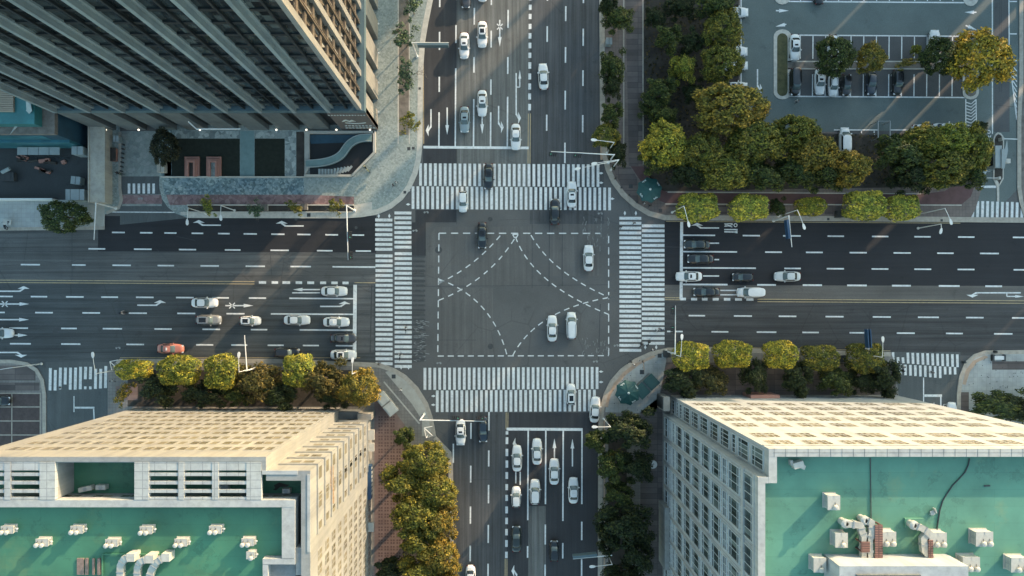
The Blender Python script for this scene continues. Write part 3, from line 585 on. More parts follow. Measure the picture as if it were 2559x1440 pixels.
for k in range(26):
    u, v = rnd.uniform(0, 930), rnd.uniform(580, 880); a = rnd.uniform(-.5, .5)
    for q in range(rnd.randint(2, 6)):
        a += rnd.uniform(-.5, .5); L = rnd.uniform(6, 20); u2, v2 = u + L*math.cos(a), v + L*math.sin(a); C_.seg(u, v, u2, v2, .9, .0115); u, v = u2, v2
for u, v, r in ((140, 826, 9), (1225, 548, 6), (1226, 866, 7), (740, 548, 4), (890, 569, 4), (1096, 625, 9)):
    C_.pxpoly(arc(u, v, r, 0, 360, 16), .0117)
structure('road_joints', C_, M['dark_paint'])
D_ = MB()
for u, v, s in ((1012, 481, 7), (772, 538, 9), (1049, 222, 6), (1650, 527, 9), (1576, 466, 10), (2069, 548, 6), (2352, 551, 6), (1648, 889, 10), (1604, 930, 11), (984, 941, 10), (1022, 372, 8), (1033, 371, 7), (2480, 893, 12)): D_.pxpoly(rect(u - s/2, v - s/2, u + s/2, v + s/2), KZ + .016)
structure('drain_covers', D_, M['dark_metal'])

# parking islands and kerbs
def island(outer, inner, m):
    b = MB(); b.prism(px(outer), 0, .12); structure('parking_island', b, M['kerb_pale'])
    b = MB(); b.prism(px(inner), .1, .15); structure('island_bed', b, M[m])
island(arc(1955, 92, 22, 180, 360, 8, 18) + arc(1955, 231, 22, 0, 180, 8, 18), arc(1954.5, 97, 13, 180, 360, 8) + arc(1954.5, 228, 13, 0, 180, 8), 'grassy')
island(arc(2425, 98, 20, 180, 360, 8, 16) + arc(2425, 233, 20, 0, 180, 8, 16), arc(2425, 102, 14, 180, 360, 8) + arc(2425, 228, 14, 0, 180, 8), 'soil_brown')
island(rect(1968, 153, 2406, 174), rect(1968.5, 156, 2405.5, 171), 'soil_brown')
island(arc(1955, -12, 22, 0, 180, 8, 24) + rect(1933, -80, 1977, -12)[:2], arc(1955, -16, 14, 0, 180, 8) + rect(1941, -78, 1969, -16)[:2], 'grassy')
island(arc(2425, -8, 20, 0, 180, 8, 24) + rect(2405, -80, 2445, -8)[:2], arc(2425, -12, 14, 0, 180, 8) + rect(2411, -78, 2439, -12)[:2], 'soil_brown')
isl = [(2482, 345), (2486, 336), (2493, 331), (2500, 333), (2506, 340), (2508, 350), (2507, 448), (2496, 466), (2496, 504), (2491, 504), (2490, 466), (2481, 448)]
cu, cv = 2494, 400
island(isl, [(cu + (u - cu)*.78, cv + (v - cv)*.93) for u, v in isl[:8]] + [(2494, 455), (2484.5, 444)], 'soil')

# ------------------------------------------------------------------ buildings
NORMALS = {'n': 0.0, 'w': math.pi/2, 's': math.pi, 'e': -math.pi/2}
_wm = {}
def window_mesh(wd, ht, mu, mv, gm, fm, key, deep=.14, bar=.09):
    """glass leaf and frame of one window; local Y points out of the wall, origin at the middle of the sill"""
    k = (round(wd, 2), round(ht, 2), mu, mv, key)
    if fm in ('coping', 'cream_plain'): deep = .05
    if k not in _wm:
        a = MB(); a.box((-wd/2, -.05, 0), (wd/2, .03, ht))
        f = MB(); b = bar
        f.box((-wd/2 - b, -.05, -b), (wd/2 + b, deep, 0)); f.box((-wd/2 - b, -.05, ht), (wd/2 + b, deep, ht + b))
        f.box((-wd/2 - b, -.05, 0), (-wd/2, deep, ht)); f.box((wd/2, -.05, 0), (wd/2 + b, deep, ht))
        for i in range(1, mu): x = -wd/2 + wd*i/mu; f.box((x - .035, -.04, 0), (x + .035, .07, ht))
        for z in mv: f.box((-wd/2, -.04, ht*z - .05), (wd/2, .075, ht*z + .05))
        _wm[k] = (a, f, a.mesh('window', M[gm]), f.mesh('frame', M[fm]))
    return _wm[k]
class Facade:
    """collects windows of one building; the first `cap` (largest in view) become objects, the rest one mesh"""
    def __init__(s, root, cap=96): s.root = root; s.cap = cap; s.todo = []
    def win(s, x, y, z, side, wd, ht, mu=2, mv=(), gm='win', fm='frame', prio=0): s.todo.append((prio, x, y, z, side, wd, ht, mu, tuple(mv), gm, fm))
    def done(s):
        s.todo.sort(key=lambda t: t[0])
        rest_g, rest_f = {}, MB(); rf = None
        for i, (pr, x, y, z, side, wd, ht, mu, mv, gm, fm) in enumerate(s.todo):
            a, f, ma, mf = window_mesh(wd, ht, mu, mv, gm, fm, gm + fm)
            if i < s.cap:
                wo_ = inst('window', ma, s.root, (x, y, z), NORMALS[side]); inst('frame', mf, wo_)
            else:
                T = Matrix.Translation((x, y, z)) @ Matrix.Rotation(NORMALS[side], 4, 'Z')
                mb = rest_g.setdefault(gm, MB()); mb.add([T @ Vector(p) for p in a.v], a.f); rest_f.add([T @ Vector(p) for p in f.v], f.f); rf = fm
        mb = MB(); mats = []
        for gm, q in rest_g.items(): mb.add(q.v, q.f, len(mats)); mats.append(M[gm])
        if rest_f.f: mb.add(rest_f.v, rest_f.f, len(mats)); mats.append(M[rf]); tag(mb.obj('windows', mats, s.root), kind='stuff')
def zat(u, u0): return H * (1 - (u0 - U0) / (u - U0))        # height of a point seen at u on a wall whose foot is at u0
def bx(mb, u0, v0, u1, v1, z0, z1, mi=0):                     # box whose plan is given in ground pixels
    a, b = P(u0, v0), P(u1, v1); mb.box((a.x, a.y, z0), (b.x, b.y, z1), mi)
def rx(mb, u0, v0, u1, v1, z0, z1, zr=None, mi=0):            # box whose plan is given as seen at height zr (its top)
    zr = z1 if zr is None else zr; a, b = P(u0, v0, zr), P(u1, v1, zr); mb.box((a.x, a.y, z0), (b.x, b.y, z1), mi)

# ---- glass tower, north-west
tw = thing('office_tower', P(600, 100), 'tall dark glass office tower with pale vertical fins above the plaza', 'tower')
tw_o = tw.location.copy()
def T_(o): o.location -= tw_o; return o
TZ, PZ = 76.0, 13.3
xe, ys = P(932, 320).x, P(932, 320).y            # tower east wall and south wall
xw, yn = P(328 - 76.5, 0).x, ys + 46.0
pe, ps, pw = P(945, 326).x, P(945, 326).y, P(243, 326).x
mb = MB(); mb.box((xw, ys + .45, PZ), (xe - .45, yn, TZ)); T_(mb.obj('core', M['band'], tw))
bay = 76.5 / S
for k in range(9):                                # south curtain wall, one bay at a time
    x0 = P(328 - 76.5, 0).x + k*bay; x1 = min(x0 + bay, xe)
    if x1 - x0 < .5: continue
    mb = MB(); mb.box((x0 + .5, ys + .12, PZ + .6), (x1, ys + .44, TZ - .1)); T_(mb.obj('curtain_wall', M['tower_glass'], tw))
for k in range(10):
    x0 = P(328 - 76.5, 0).x + k*bay
    if x0 > xe - 2: continue
    mb = MB(); mb.box((x0, ys - .95, PZ + .25), (x0 + .55, ys + .11, TZ + .5)); mb.box((x0 + .55, ys - .18, PZ + .25), (x0 + 1.05, ys + .11, TZ + .5)); T_(mb.obj('fin', M['fin'], tw))
    mb = MB(); mb.box((x0 + 3.05, ys - .32, PZ + .3), (x0 + 3.35, ys + .11, TZ)); T_(mb.obj('mullion', M['band'], tw))
z = PZ + 2.6; nf = 0
while z < TZ:
    mb = MB(); mb.box((xw, ys - .06, z), (xe - .02, ys + .10, z + .62)); T_(mb.obj('spandrel', M['band'], tw)); z += 3.6
# east wall
nb = 8; be = 75.0 / S
for k in range(nb):
    y0 = ys + k*be; y1 = y0 + be
    mb = MB(); mb.box((xe - .44, y0 + .4, PZ + .6), (xe - .14, y1, TZ - .1)); T_(mb.obj('curtain_wall', M['east_glass'], tw))
    mb = MB(); mb.box((xe - .13, y0 - .45, PZ + .25), (xe + .55, y0 + .55, TZ + .5)); T_(mb.obj('fin', M['fin_pale'], tw))
    mb = MB(); mb.box((xe - .13, y0 + be*.5 - .05, PZ + .3), (xe + .34, y0 + be*.5 + .16, TZ)); mb.box((xe - .13, y0 + be*.5 + .36, PZ + .3), (xe + .30, y0 + be*.5 + .5, TZ)); T_(mb.obj('mullion', M['brown'], tw))
    mb = MB(); z = PZ + 2.6; mb.box((xe - .139, y0 + be*.5 - .8, PZ + 1), (xe - .131, y0 + be*.5 + .9, TZ - 1))
    while z < TZ - 3:
        mb.box((xe - .13, y0 + .56, z), (xe + .16, y0 + be*.5 - .06, z + .9)); mb.box((xe - .13, y0 + be*.5 + .51, z), (xe + .16, y1 - .46, z + .9))
        mb.box((xe - .12, y0 + .9, z - .9), (xe + .5, y0 + 1.4, z - .5), 1); z += 3.6
    T_(mb.obj('spandrel', [M['brown'], M['slit']], tw))
    mb = MB()
    for i in range(5):
        for z in range(17): 
            if (i*7 + z*5 + k*3) % 4 == 0: mb.box((xe - .13, y0 + .7 + i*.9, PZ + 3.4 + z*3.6), (xe - .02, y0 + 1.2 + i*.9, PZ + 6.0 + z*3.6))
    if mb.f: T_(mb.obj('blind', M['fin_pale'], tw))
# podium with its columns
mb = MB(); mb.box((pw, ps + 1.0, 0), (pe - 1.0, yn, PZ)); T_(mb.obj('podium', M['slit'], tw))
mb = MB(); mb.box((pw - .1, ps - .1, PZ - 1.2), (pe + .1, yn, PZ + .28)); T_(mb.obj('podium_band', M['sign_teal'], tw))
k = 0; x = pw
while x < P(850, 0).x:
    wdt = 3.55; mb = MB(); mb.box((x, ps, 0), (x + wdt, ps + .98, PZ - 1.21)); T_(mb.obj('podium_pier', M['podium'], tw)); x += bay*.998
mb = MB(); mb.box((P(856, 0).x, ps, 0), (pe, ps + .98, PZ - 1.21)); T_(mb.obj('sign_wall', M['signboard'], tw))
sgn = MB(); rnd = random.Random(4)                # two lines of small raised lettering and a swept emblem
sx0 = P(868, 0).x
def letter(mb, x, z, s, y):                       # one character as a few raised strokes
    for q in range(4): zz = z + s*(.06 + .27*q) ; mb.box((x + rnd.uniform(0, .2)*s, y - .08, zz), (x + rnd.uniform(.65, 1)*s, y - .002, zz + .10*s))
    for q in range(2): xx = x + s*rnd.uniform(.1, .8); mb.box((xx, y - .07, z), (xx + .11*s, y - .003, z + s))
for n_, x0, dx, z0, sz in ((8, .3, .62, 3.2, .52), (9, .1, .62, 1.7, .54), (13, -1.0, .50, 10.3, .36)):
    sgn = MB()
    for q in range(n_): letter(sgn, sx0 + x0 + q*dx, z0, sz, ps)
    sgn.box((sx0 + x0 - .1, ps - .012, z0 - .08), (sx0 + x0 + n_*dx, ps - .001, z0 + sz + .12), 1); T_(sgn.obj('lettering', [M['letter'], M['signboard']], tw))
mb = MB(); em = [(0, 0), (.5, .9), (1.0, 1.3), (1.5, .6), (2.0, 1.2), (2.5, .2), (1.9, .35), (1.4, -.05), (.9, .7), (.45, .25)]
mb.add([(sx0 + .4 + a*1.0, ps - .07, 6.2 + b*1.1) for a, b in em] + [(sx0 + .4 + a*1.0, ps - .004, 6.2 + b*1.1) for a, b in em], [tuple(range(len(em)-1, -1, -1))] + [(i, (i+1) % len(em), len(em) + (i+1) % len(em), len(em) + i) for i in range(len(em))])
mb.tube([(sx0 + .9 + .45*i, ps - .05, 5.7 - .55*math.sin(math.pi*i/8)) for i in range(9)], .09, 5)
T_(mb.obj('emblem', M['letter'], tw))
for k in range(nb):
    y0 = ps + .1 + k*be
    mb = MB(); mb.box((pe - .98, y0, 0), (pe, y0 + 3.4, PZ - 1.21)); T_(mb.obj('podium_pier', M['podium_pale'], tw))
mb = MB(); a, b = P(528, 322), P(632, 322)
mb.tube([(P(510, 300).x, ps - .05, 6.5), (a.x, ps - 1.3, 6.3), (b.x, ps - 1.3, 6.3)], .14, 6); T_(mb.obj('canopy_rail', M['white_metal'], tw))
lamp_me = MB(); lamp_me.lathe((0, 0, 0), [(.06, -.15), (.15, .0), (.165, .14), (.10, .24), (.03, .28)], 10); lamp_me = lamp_me.mesh('wall_lamp', M['bulb'], True)
for u in (265, 347, 500, 691, 766, 841, 925): p = P(u, 328, 2.0); T_(inst('wall_lamp', lamp_me, tw, (p.x, ps - .42, 2.0)))
lamp_off = lamp_me.copy(); lamp_off.materials.clear(); lamp_off.materials.append(M['white_metal'])
for v in (60, 133, 207, 280): p = P(947, v, 2.0); T_(inst('wall_lamp', lamp_off, tw, (pe + .42, p.y, 2.0)))

# ---- south-west building: cream, green roof behind an open frame
sw = thing('office_building', P(640, 1150), 'cream office building with green roof terrace behind an open frame, south of the west road', 'building'); sw_o = sw.location.copy()
def SW_(o): o.location -= sw_o; return o
ZT, ZG, ZR = 42.0, 38.0, 40.9
def G1(u, v, z=ZT): return P(u, v, z)
x_l, x_m, x_w = P(340, 0).x, P(855, 0).x, P(930, 0).x
y_n, y_w = P(0, 1018.6).y, P(0, 1042).y
y_s = y_n - 42.0
mb = MB(); mb.prism([(x_l, y_n), (x_m, y_n), (x_m, y_w), (x_w, y_w), (x_w, y_s), (x_l, y_s)], 0, ZG); SW_(mb.obj('wall', M['cream'], sw))
mb = MB(); mb.flat([(x_l + .3, y_n - .3), (x_m - .3, y_n - .3), (x_m - .3, y_w - .3), (x_w - .3, y_w - .3), (x_w - .3, y_s + .3), (x_l + .3, y_s + .3)], ZG + .02); SW_(mb.obj('terrace', M['green'], sw))
t = 1.0
mb = MB()                                        # outer parapet with coping
mb.box((x_l, y_n - .62, ZG + .021), (x_m, y_n, ZT)); mb.box((x_m - .7, y_w - .01, ZG + .021), (x_m, y_n - .63, ZT - .01))
mb.box((x_m + .01, y_w - 1.25, ZG + .021), (x_w, y_w, ZT - .02)); mb.box((x_w - 1.15, y_s, ZG + .021), (x_w, y_w - 1.26, ZT - .02))
SW_(mb.obj('parapet', M['cream_plain'], sw))
mb = MB(); rx(mb, 655, 1176, 744, 1186, ZT - .02, ZT + .05, ZT); rx(mb, 768, 1186, 775, 1380, ZT - .02, ZT + .05, ZT); SW_(mb.obj('coping', M['coping'], sw))
# open concrete frame over the terrace
def pier(u0, u1, nm='pergola_pier'):
    mb = MB(); rx(mb, u0, 1155, u1, 1249, ZT - .55, ZT + .03, ZT); SW_(mb.obj(nm, M['grid_white'], sw))
for u0, u1 in ((-90, -64), (-50, -24), (11, 27), (99, 138), (336, 372), (445, 460), (530, 546), (616, 653)): pier(u0, u1)
def beams(u0, u1):
    for v0, v1 in ((1155, 1176), (1182, 1190), (1203, 1211), (1224, 1232), (1243, 1249)):
        mb = MB(); rx(mb, u0, v0, u1, v1, ZT - .45, ZT - .02, ZT); SW_(mb.obj('pergola_beam', M['grid_white'], sw))
for u0, u1 in ((-24.2, 10.8), (27.2, 98.8), (372.2, 444.8), (460.2, 529.8), (546.2, 615.8)): beams(u0, u1)
mb = MB(); rx(mb, 138.2, 1152, 335.8, 1156, ZT - .6, ZT - .03, ZT); rx(mb, 130, 1156, 137.8, 1249, ZG + .1, ZT + .02, ZT); SW_(mb.obj('pergola_edge', M['cream_plain'], sw))
# inner block: its own parapet and green roof
ib_y, ib_x = P(0, 1250, ZT).y, P(737, 0, ZT).x
mb = MB(); mb.box((x_l + .5, y_s + .5, ZG + .021), (ib_x - .25, ib_y - .2, ZR - .02)); SW_(mb.obj('inner_block', M['cream_plain'], sw))
mb = MB(); mb.box((x_l + .6, ib_y - .9, ZR - .4), (ib_x, ib_y, ZT)); mb.box((ib_x - 1.65, P(0, 1396, ZT).y, ZR - .4), (ib_x, ib_y - .91, ZT - .02)); mb.box((P(656, 0, ZT).x, P(0, 1411, ZT).y, ZR - .4), (ib_x - .0, P(0, 1397, ZT).y, ZT - .04)); mb.box((P(656, 0, ZT).x, P(0, 1500, ZT).y, ZR - .4), (P(669, 0, ZT).x, P(0, 1412, ZT).y, ZT - .06))
SW_(mb.obj('inner_parapet', M['coping'], sw))
mb = MB(); mb.flat([(x_l + 1, ib_y - .92), (ib_x - 1.66, ib_y - .92), (ib_x - 1.66, P(0, 1396, ZT).y), (P(656, 0, ZT).x, P(0, 1396, ZT).y), (P(656, 0, ZT).x, y_s + 1), (x_l + 1, y_s + 1)], ZR + .02); SW_(mb.obj('roof', M['green'], sw))
mb = MB(); mb.box((P(756, 0, ZT).x, P(0, 1440, ZT).y, ZG + .03), (P(737.5, 0, ZT).x, P(0, 1371, ZT).y, ZT - .3)); SW_(mb.obj('parapet_return', M['cream_plain'], sw))
fc = Facade(sw, 98); pitch = 60 / S
for u in (60, 150, 230, 300, 400, 480, 560, 630, 690): fc.win(P(u, 0, ZT).x, ib_y - .2, ZG + 1.0, 'n', 2.4, 1.2, 2, (), 'win_warm', 'cream_plain', prio=-1)
for k in range(10):                               # north face: a long window and a short one to each bay
    z = 2.4 + 3.75*k
    u = 842 - 30
    j = 0
    while u > 345:
        x = P(u, 0).x; fc.win(x, y_n, z, 'n', 2.35, 1.75, 2, (), 'win_warm', 'cream_plain' if False else 'cream_plain', prio=(9 - k)*3 + 1)
        fc.win(x + 2.1, y_n, z, 'n', .9, 1.75, 1, (), 'win_warm', 'cream_plain', prio=(9 - k)*3 + 2 + 8); u -= 60; j += 1
    for q in range(2):
        if z < 38: fc.win(x_w - 1.5 - q*1.75, y_w, z + .3, 'n', 1.35, 1.2, 1, (), 'win_warm', 'cream_plain', prio=(9-k)*3 + q)
    for q in range(9):                            # east face
        y = y_w - 1.3 - q*1.9
        if q < 4 and k > 0: fc.win(x_w, y - (1.2 if q % 2 else 0), z + .3, 'e', 1.0 if q % 2 else 1.6, 1.5, 1, (), 'win_warm', 'cream_plain', prio=(9-k)*3)
    for q in range(9):
        y = P(0, 1205 + 26*q).y
        fc.win(x_w, y, z + .2, 'e', 1.35, 2.0, 2, (.72,), 'win_warm', 'cream_plain', prio=(9-k)*3 + q)
fc.done()
for k in range(10):                               # ledges round the wing
    z = 5.0 + 3.75*k
    mb = MB(); mb.box((x_m + .6, y_w - .0, z), (x_w + .22, y_w + .22, z + .3)); mb.box((x_w, P(0, 1163).y, z), (x_w + .22, y_w - .001, z + .3))
    SW_(mb.obj('ledge', M['cream_plain'], sw))
for ch in sw.children:
    if ch.name.split('.')[0] in ('window', 'windows'): ch.location -= sw_o
rnd = random.Random(8)                           # raised characters on the wing
for q, (yy, zz) in enumerate(((1076, 30.2), (1088, 30.2), (1102, 30.2), (1120, 30.0), (1136, 29.8))):
    y = P(0, yy).y; sgn = MB(); sgn.box((x_w + .004, y - .08, zz - .1), (x_w + .08, y + .08, zz + 1.6))
    for r in range(4): s0 = rnd.uniform(-.25, .25); sgn.box((x_w + .005, y + s0 - .55, zz + .4*r), (x_w + .10, y + s0 + .55, zz + .4*r + .16))
    s0 = rnd.choice((-.4, .4)); sgn.box((x_w + .006, y + s0, zz - .1), (x_w + .09, y + s0 + .16, zz + 1.5)); SW_(sgn.obj('sign_character', M['gold'], sw))
mb = MB(); bx(mb, 855.2, 1023, 904, 1041, 0, 3.0); SW_(mb.obj('plinth', M['podium'], sw))
mb = MB(); bx(mb, 905, 1026, 938, 1041, 0, 4.2); SW_(mb.obj('entrance_block', M['podium_pale'], sw))
mb = MB(); bx(mb, 930.3, 1150, 938.5, 1232, 3.0, 4.6); SW_(mb.obj('shop_sign', M['sign_blue'], sw))
mb = MB()
for q in range(7): bx(mb, 938.6, 1156 + q*10, 939.3, 1161 + q*10, 3.4, 4.2)
SW_(mb.obj('sign_lettering', M['letter'], sw))
for v0, v1, zz in ((1066, 1090, 3.2), (1098, 1118, 3.2), (1290, 1312, 3.5)):
    mb = MB(); bx(mb, 930.4, v0, 944, v1, zz, zz + .5); SW_(mb.obj('awning', M['unit'], sw))

# ---- south-east building: white, pale green roof
se = thing('apartment_building', P(1950, 1150), 'white tiled building with pale green roof and tall west windows, south of the east road', 'building'); se_o = se.location.copy()
def SE_(o): o.location -= se_o; return o
ZE = 48.0; ZF = 46.6
xn, xm, xr = P(1675, 0).x, P(1658, 0).x, P(2240, 0).x
yN, yS, yB = P(0, 988).y, P(0, 1033).y, P(0, 988).y - 40
mb = MB(); mb.prism([(xn, yN), (xr, yN), (xr, yB), (xm, yB), (xm, yS), (xn, yS)], 0, ZF); SE_(mb.obj('wall', M['whitewall'], se))
mb = MB(); mb.flat([(xn + .3, yN - .3), (xr - .3, yN - .3), (xr - .3, yB + .3), (xm + .3, yB + .3), (xm + .3, yS - .3), (xn + .3, yS - .3)], ZF + .02); SE_(mb.obj('roof', M['green2'], se))
mb = MB(); mb.box((xn, yN - .95, ZF + .021), (xr, yN, ZE)); mb.box((xn, yS - .7, ZF + .021), (xn + .95, yN - .96, ZE - .01)); mb.box((xm, yS - .72, ZF + .022), (xn - .01, yS, ZE - .02)); mb.box((xm, yB, ZF + .021), (xm + .85, yS - .73, ZE - .02)); mb.box((xr - .95, yB, ZF + .021), (xr, yN - .96, ZE))
SE_(mb.obj('parapet', M['coping'], se))
mb = MB(); mb.box((xn + .5, yN - .5, ZE), (xr - .5, yN - .46, ZE + .012)); x = xn + .6
while x < xr:
    mb.box((x, yN - .97, ZE), (x + .05, yN + .02, ZE + .011)); x += 1.32
SE_(mb.obj('coping_joint', M['podium'], se))
mb = MB(); mb.box((xm - .25, yB, 43.0), (xm, yS, 43.5)); mb.box((xm - .12, yB, 46.3), (xm, yS, 46.9)); mb.box((xn, yN, 45.9), (xr, yN + .12, 46.4)); SE_(mb.obj('cornice', M['coping'], se))
fc = Facade(se, 100)
zw = [(1662.0, 1669.5, 4), (1674, 1678, 1), (1682, 1687, 1), (1691, 1706, 4), (1710.5, 1727, 4), (1731, 1750, 4), (1755, 1775, 4), (1780, 1801, 4), (1808, 1816, 1), (1823, 1848, 4), (1855, 1884, 4)]
for ua, ub, n in zw:
    za, zb = max(zat(ua, 1658), .4), zat(ub, 1658)
    for q in range(8):
        y = P(0, 1062 + 59*q).y
        fc.win(xm, y, za, 'w', 3.3, zb - za, 3, (.2, .8) if n == 4 else (.5,), 'win', 'frame', prio=q)
    fc.win(xn, P(0, 1012).y, za, 'w', 2.35, (zb - za) * .93, 4, (.25,) if n == 4 else (), 'win', 'frame', prio=0)
    for q in range(9):
        if n == 1: continue
        for h in (0, 1):
            x = P(1700 + 62*q + 23*h, 0).x
            if x < xr - 2: fc.win(x, yN, za + .6, 'n', 1.25 + .1*h, zb - za - 1.2, 2, (.4,), 'win_warm', 'coping', prio=20 - za/4)
fc.done()
for ch in se.children:
    if ch.name.split('.')[0] in ('window', 'windows'): ch.location -= se_o
mb = MB()
for q in range(40): 
    y = yS - .6 - q*.74
    mb.box((xm - .03, y, 0), (xm, y + .05, 46.2))
SE_(mb.obj('cladding_joint', M['podium_pale'], se))
mb = MB(); bx(mb, 1642, 983, 1657.5, 1017, 0, 5.2); SE_(mb.obj('porch', M['podium_pale'], se))
mb = MB(); bx(mb, 1640.5, 986, 1641.9, 1013, .2, 4.6); SE_(mb.obj('porch_opening', M['slit'], se))
mb = MB(); bx(mb, 1646, 1250, 1657.6, 1400, 0, 5.0); SE_(mb.obj('ground_floor_bay', M['cream_plain'], se))
mb = MB(); bx(mb, 1855, 980, 1925, 987.8, 0, 4.5); SE_(mb.obj('entrance_canopy', M['terracotta'], se))
mb = MB()                                        # stair head at the south edge of the roof
a, b = P(2098, 1415, 50.5), P(2420, 1500, 50.5); mb.box((a.x, b.y, ZF + .03), (b.x, a.y, 50.5)); SE_(mb.obj('stair_head', M['whitewall'], se))
mb = MB(); a, b = P(2140, 1436, 50.6), P(2300, 1500, 50.6); mb.box((a.x, b.y, 50.3), (b.x, a.y, 50.75)); SE_(mb.obj('stair_head_hatch', M['podium'], se))
# roof plant: every vent is its own thing
def vent_proto(n, big):
    """louvred housing with one or two mushroom cowls on its south edge"""
    wd, dp, hh, cr = ((1.9 if n == 2 else 1.35), 1.6, 1.25, .31) if big else ((1.45 if n == 2 else .95), .85, .75, .30)
    r = thing('roof_vent', (0, 0, 0), 'white roof vent', 'roof vent')
    b = MB(); b.box((-wd/2, -dp/2, .12), (wd/2, dp/2, hh)); b.box((-wd/2 - .06, -dp/2 - .06, hh), (wd/2 + .06, dp/2 + .06, hh + .06)); b.box((-wd/2 - .1, -dp/2 - .1, 0), (wd/2 + .1, dp/2 + .1, .11)); b.obj('housing', M['unit'], r)
    for sg in (-1, 1):
        c = MB(); x0, x1 = sorted((sg*(wd/2 + .001), sg*(wd/2 + .03)))
        for k in range(4): c.box((x0, -dp/2 + .12, .25 + .22*k*hh), (x1, dp/2 - .12, .33 + .22*k*hh))
        c.box((x0, -.03, .24), (x1, .03, .34 + .66*hh)); c.obj('louvre', M['grey_metal'], r)
    c = MB(); c.box((-.015, dp/2 - .3, hh + .06), (.015, dp/2 + .07, hh + .075)); c.obj('seam', M['grey_metal'], r)
    for i in range(n):
        x = (-wd*.42 + i*wd*.46) if n == 2 else .12
        if big and n == 2: x = -.2 + i*.8
        y = -dp/2 + (.28 if big else .12)
        c = MB(); c.lathe((x, y, hh + .06), [(cr*.7, 0), (cr*.7, .16), (cr, .20), (cr*.97, .28), (cr*.75, .34), (.05, .37)], 16); c.obj('fan_cowl', M['unit'], r)
        c = MB(); c.tube([(x, y, hh + .2), (x*.9 + .02, y + .35, hh + .14), (x*.9 + .04, y + .55, hh + .07)], .03, 5); c.obj('conduit', M['dark_metal'], r)
    c = MB(); c.box((wd/2 + .16, -.08, .3), (wd/2 + .34, .08, .46)); c.tube([(wd/2, 0, .38), (wd/2 + .2, 0, .38)], .03, 5); c.obj('socket_box', M['white_metal'], r)
    return r
vp2, vp1 = vent_proto(2, False), vent_proto(1, False); vb2, vb1 = vent_proto(2, True), vent_proto(1, True); used = set()
VS = [('sw', 18, 1324, 2, 'white twin vent at the west end of the dark green roof, cut by the frame'), ('sw', 192, 1324, 2, 'white twin vent of the northern row, right of the one cut by the frame'), ('sw', 365, 1325, 2, 'white twin vent on the dark green roof, northern row, just above the bent ducts'), ('sw', 538, 1324, 2, 'white twin vent closest to the east parapet in the northern row'),
      ('sw', 105, 1356, 2, 'white twin vent on the dark green roof, westmost of the southern row'), ('sw', 279, 1357, 2, 'white twin vent in the southern row, right behind the green duct frame'), ('sw', 452, 1356, 2, 'white twin vent in the southern row, east of the bent ducts'), ('sw', 619, 1355, 2, 'white twin vent beside the small single vent at the east parapet'), ('sw', 626, 1388, 1, 'small single vent alone near the corner of the east parapet on the dark green roof'),
      ('se', 2083, 1256, 1, 'lone white box vent standing by itself on the pale green roof'), ('se', 2102, 1350, 1, 'white box vent with a single cap west of the brown duct deck'), ('se', 2217, 1347, 2, 'white twin vent pressed against the east side of the brown duct deck'), ('se', 2343, 1349, 2, 'white twin vent at the end of the black hose'), ('se', 2459, 1347, 2, 'white twin vent standing free east of the hose'), ('se', 2426, 1410, 2, 'white twin vent beside the stair head'), ('se', 2048, 1412, 1, 'grey shaded single vent west of the stair head'), ('se', 2547, 1412, 2, 'white twin vent at the far east of the pale green roof')]
for bld, u, v, n, lab in VS:
    zt = (ZR if bld == 'sw' else ZF) + .03; p0 = {('sw', 2): vp2, ('sw', 1): vp1, ('se', 2): vb2, ('se', 1): vb1}[(bld, n)]
    o = p0 if p0.name not in used else copy_tree(p0); used.add(p0.name)
    p = P(u, v, zt + (1.2 if bld == 'se' else .75)); o.location = (p.x, p.y, zt); o['label'] = lab; o['group'] = 'vents on the green roofs'
    if bld == 'sw': o.rotation_euler = (0, 0, 0)
def duct_set(name, lab, cat, items, loc):
    r = thing(name, loc, lab, cat)
    for nm, mb_, m_ in items: o = mb_.obj(nm, M[m_], r); o.location = -Vector(loc)
    return r
def bent(pts, wd, ht): mb = MB(); mb.sweep(pts, wd, ht); return mb
def RP(u, v, z): return P(u, v, z)
z0 = ZR + .02
for i, (pts, lab, wd) in enumerate((([(325, 1392), (312, 1396), (303, 1412), (302, 1445)], 'white bent duct nearest the timber stack, curling down over the roof edge', .85), ([(372, 1396), (352, 1402), (345, 1418), (344, 1445)], 'white bent duct in the middle of three on the dark green roof', .8), ([(412, 1392), (392, 1404), (380, 1424), (374, 1445)], 'white bent duct at the east end of the three, with a square fan box', .85))):
    p = [RP(u, v, z0 + 1.2 - .25*(k > 1)) for k, (u, v) in enumerate(pts)]; pts2 = []
    for a, b in zip(p, p[1:]): pts2 += [a, a.lerp(b, .5)]
    pts2.append(p[-1]); fan = MB(); q = p[0]; fan.obox((q.x + .2, q.y, z0 + .75), (1.0, 1.0, 1.5)); leg = MB(); leg.box((p[1].x - .1, p[1].y - .1, z0), (p[1].x + .1, p[1].y + .1, z0 + .75)); leg.box((p[-1].x - .1, p[-1].y - .1, z0), (p[-1].x + .1, p[-1].y + .1, z0 + .6))
    duct_set('roof_duct', lab, 'duct', [('duct', bent(pts2, wd, .55), 'duct'), ('fan_box', fan, 'unit'), ('stand', leg, 'grey_metal')] + [('flange', bent([a.lerp(b, .46), a.lerp(b, .54)], wd + .1, .65), 'grey_metal') for a, b in zip(p, p[1:])], (q.x, q.y, z0))
mb = MB(); a, b = RP(258, 1384, z0), RP(414, 1440, z0)
for s in (((a.x, a.y), (b.x, a.y)), ((a.x, b.y), (a.x, a.y))): mb.tube([(s[0][0], s[0][1], z0 + .2), (s[1][0], s[1][1], z0 + .2)], .1, 6)
tag(mb.obj('duct_guard', M['green']), 'thin green pipe frame on the roof around the three bent ducts', 'pipe frame')
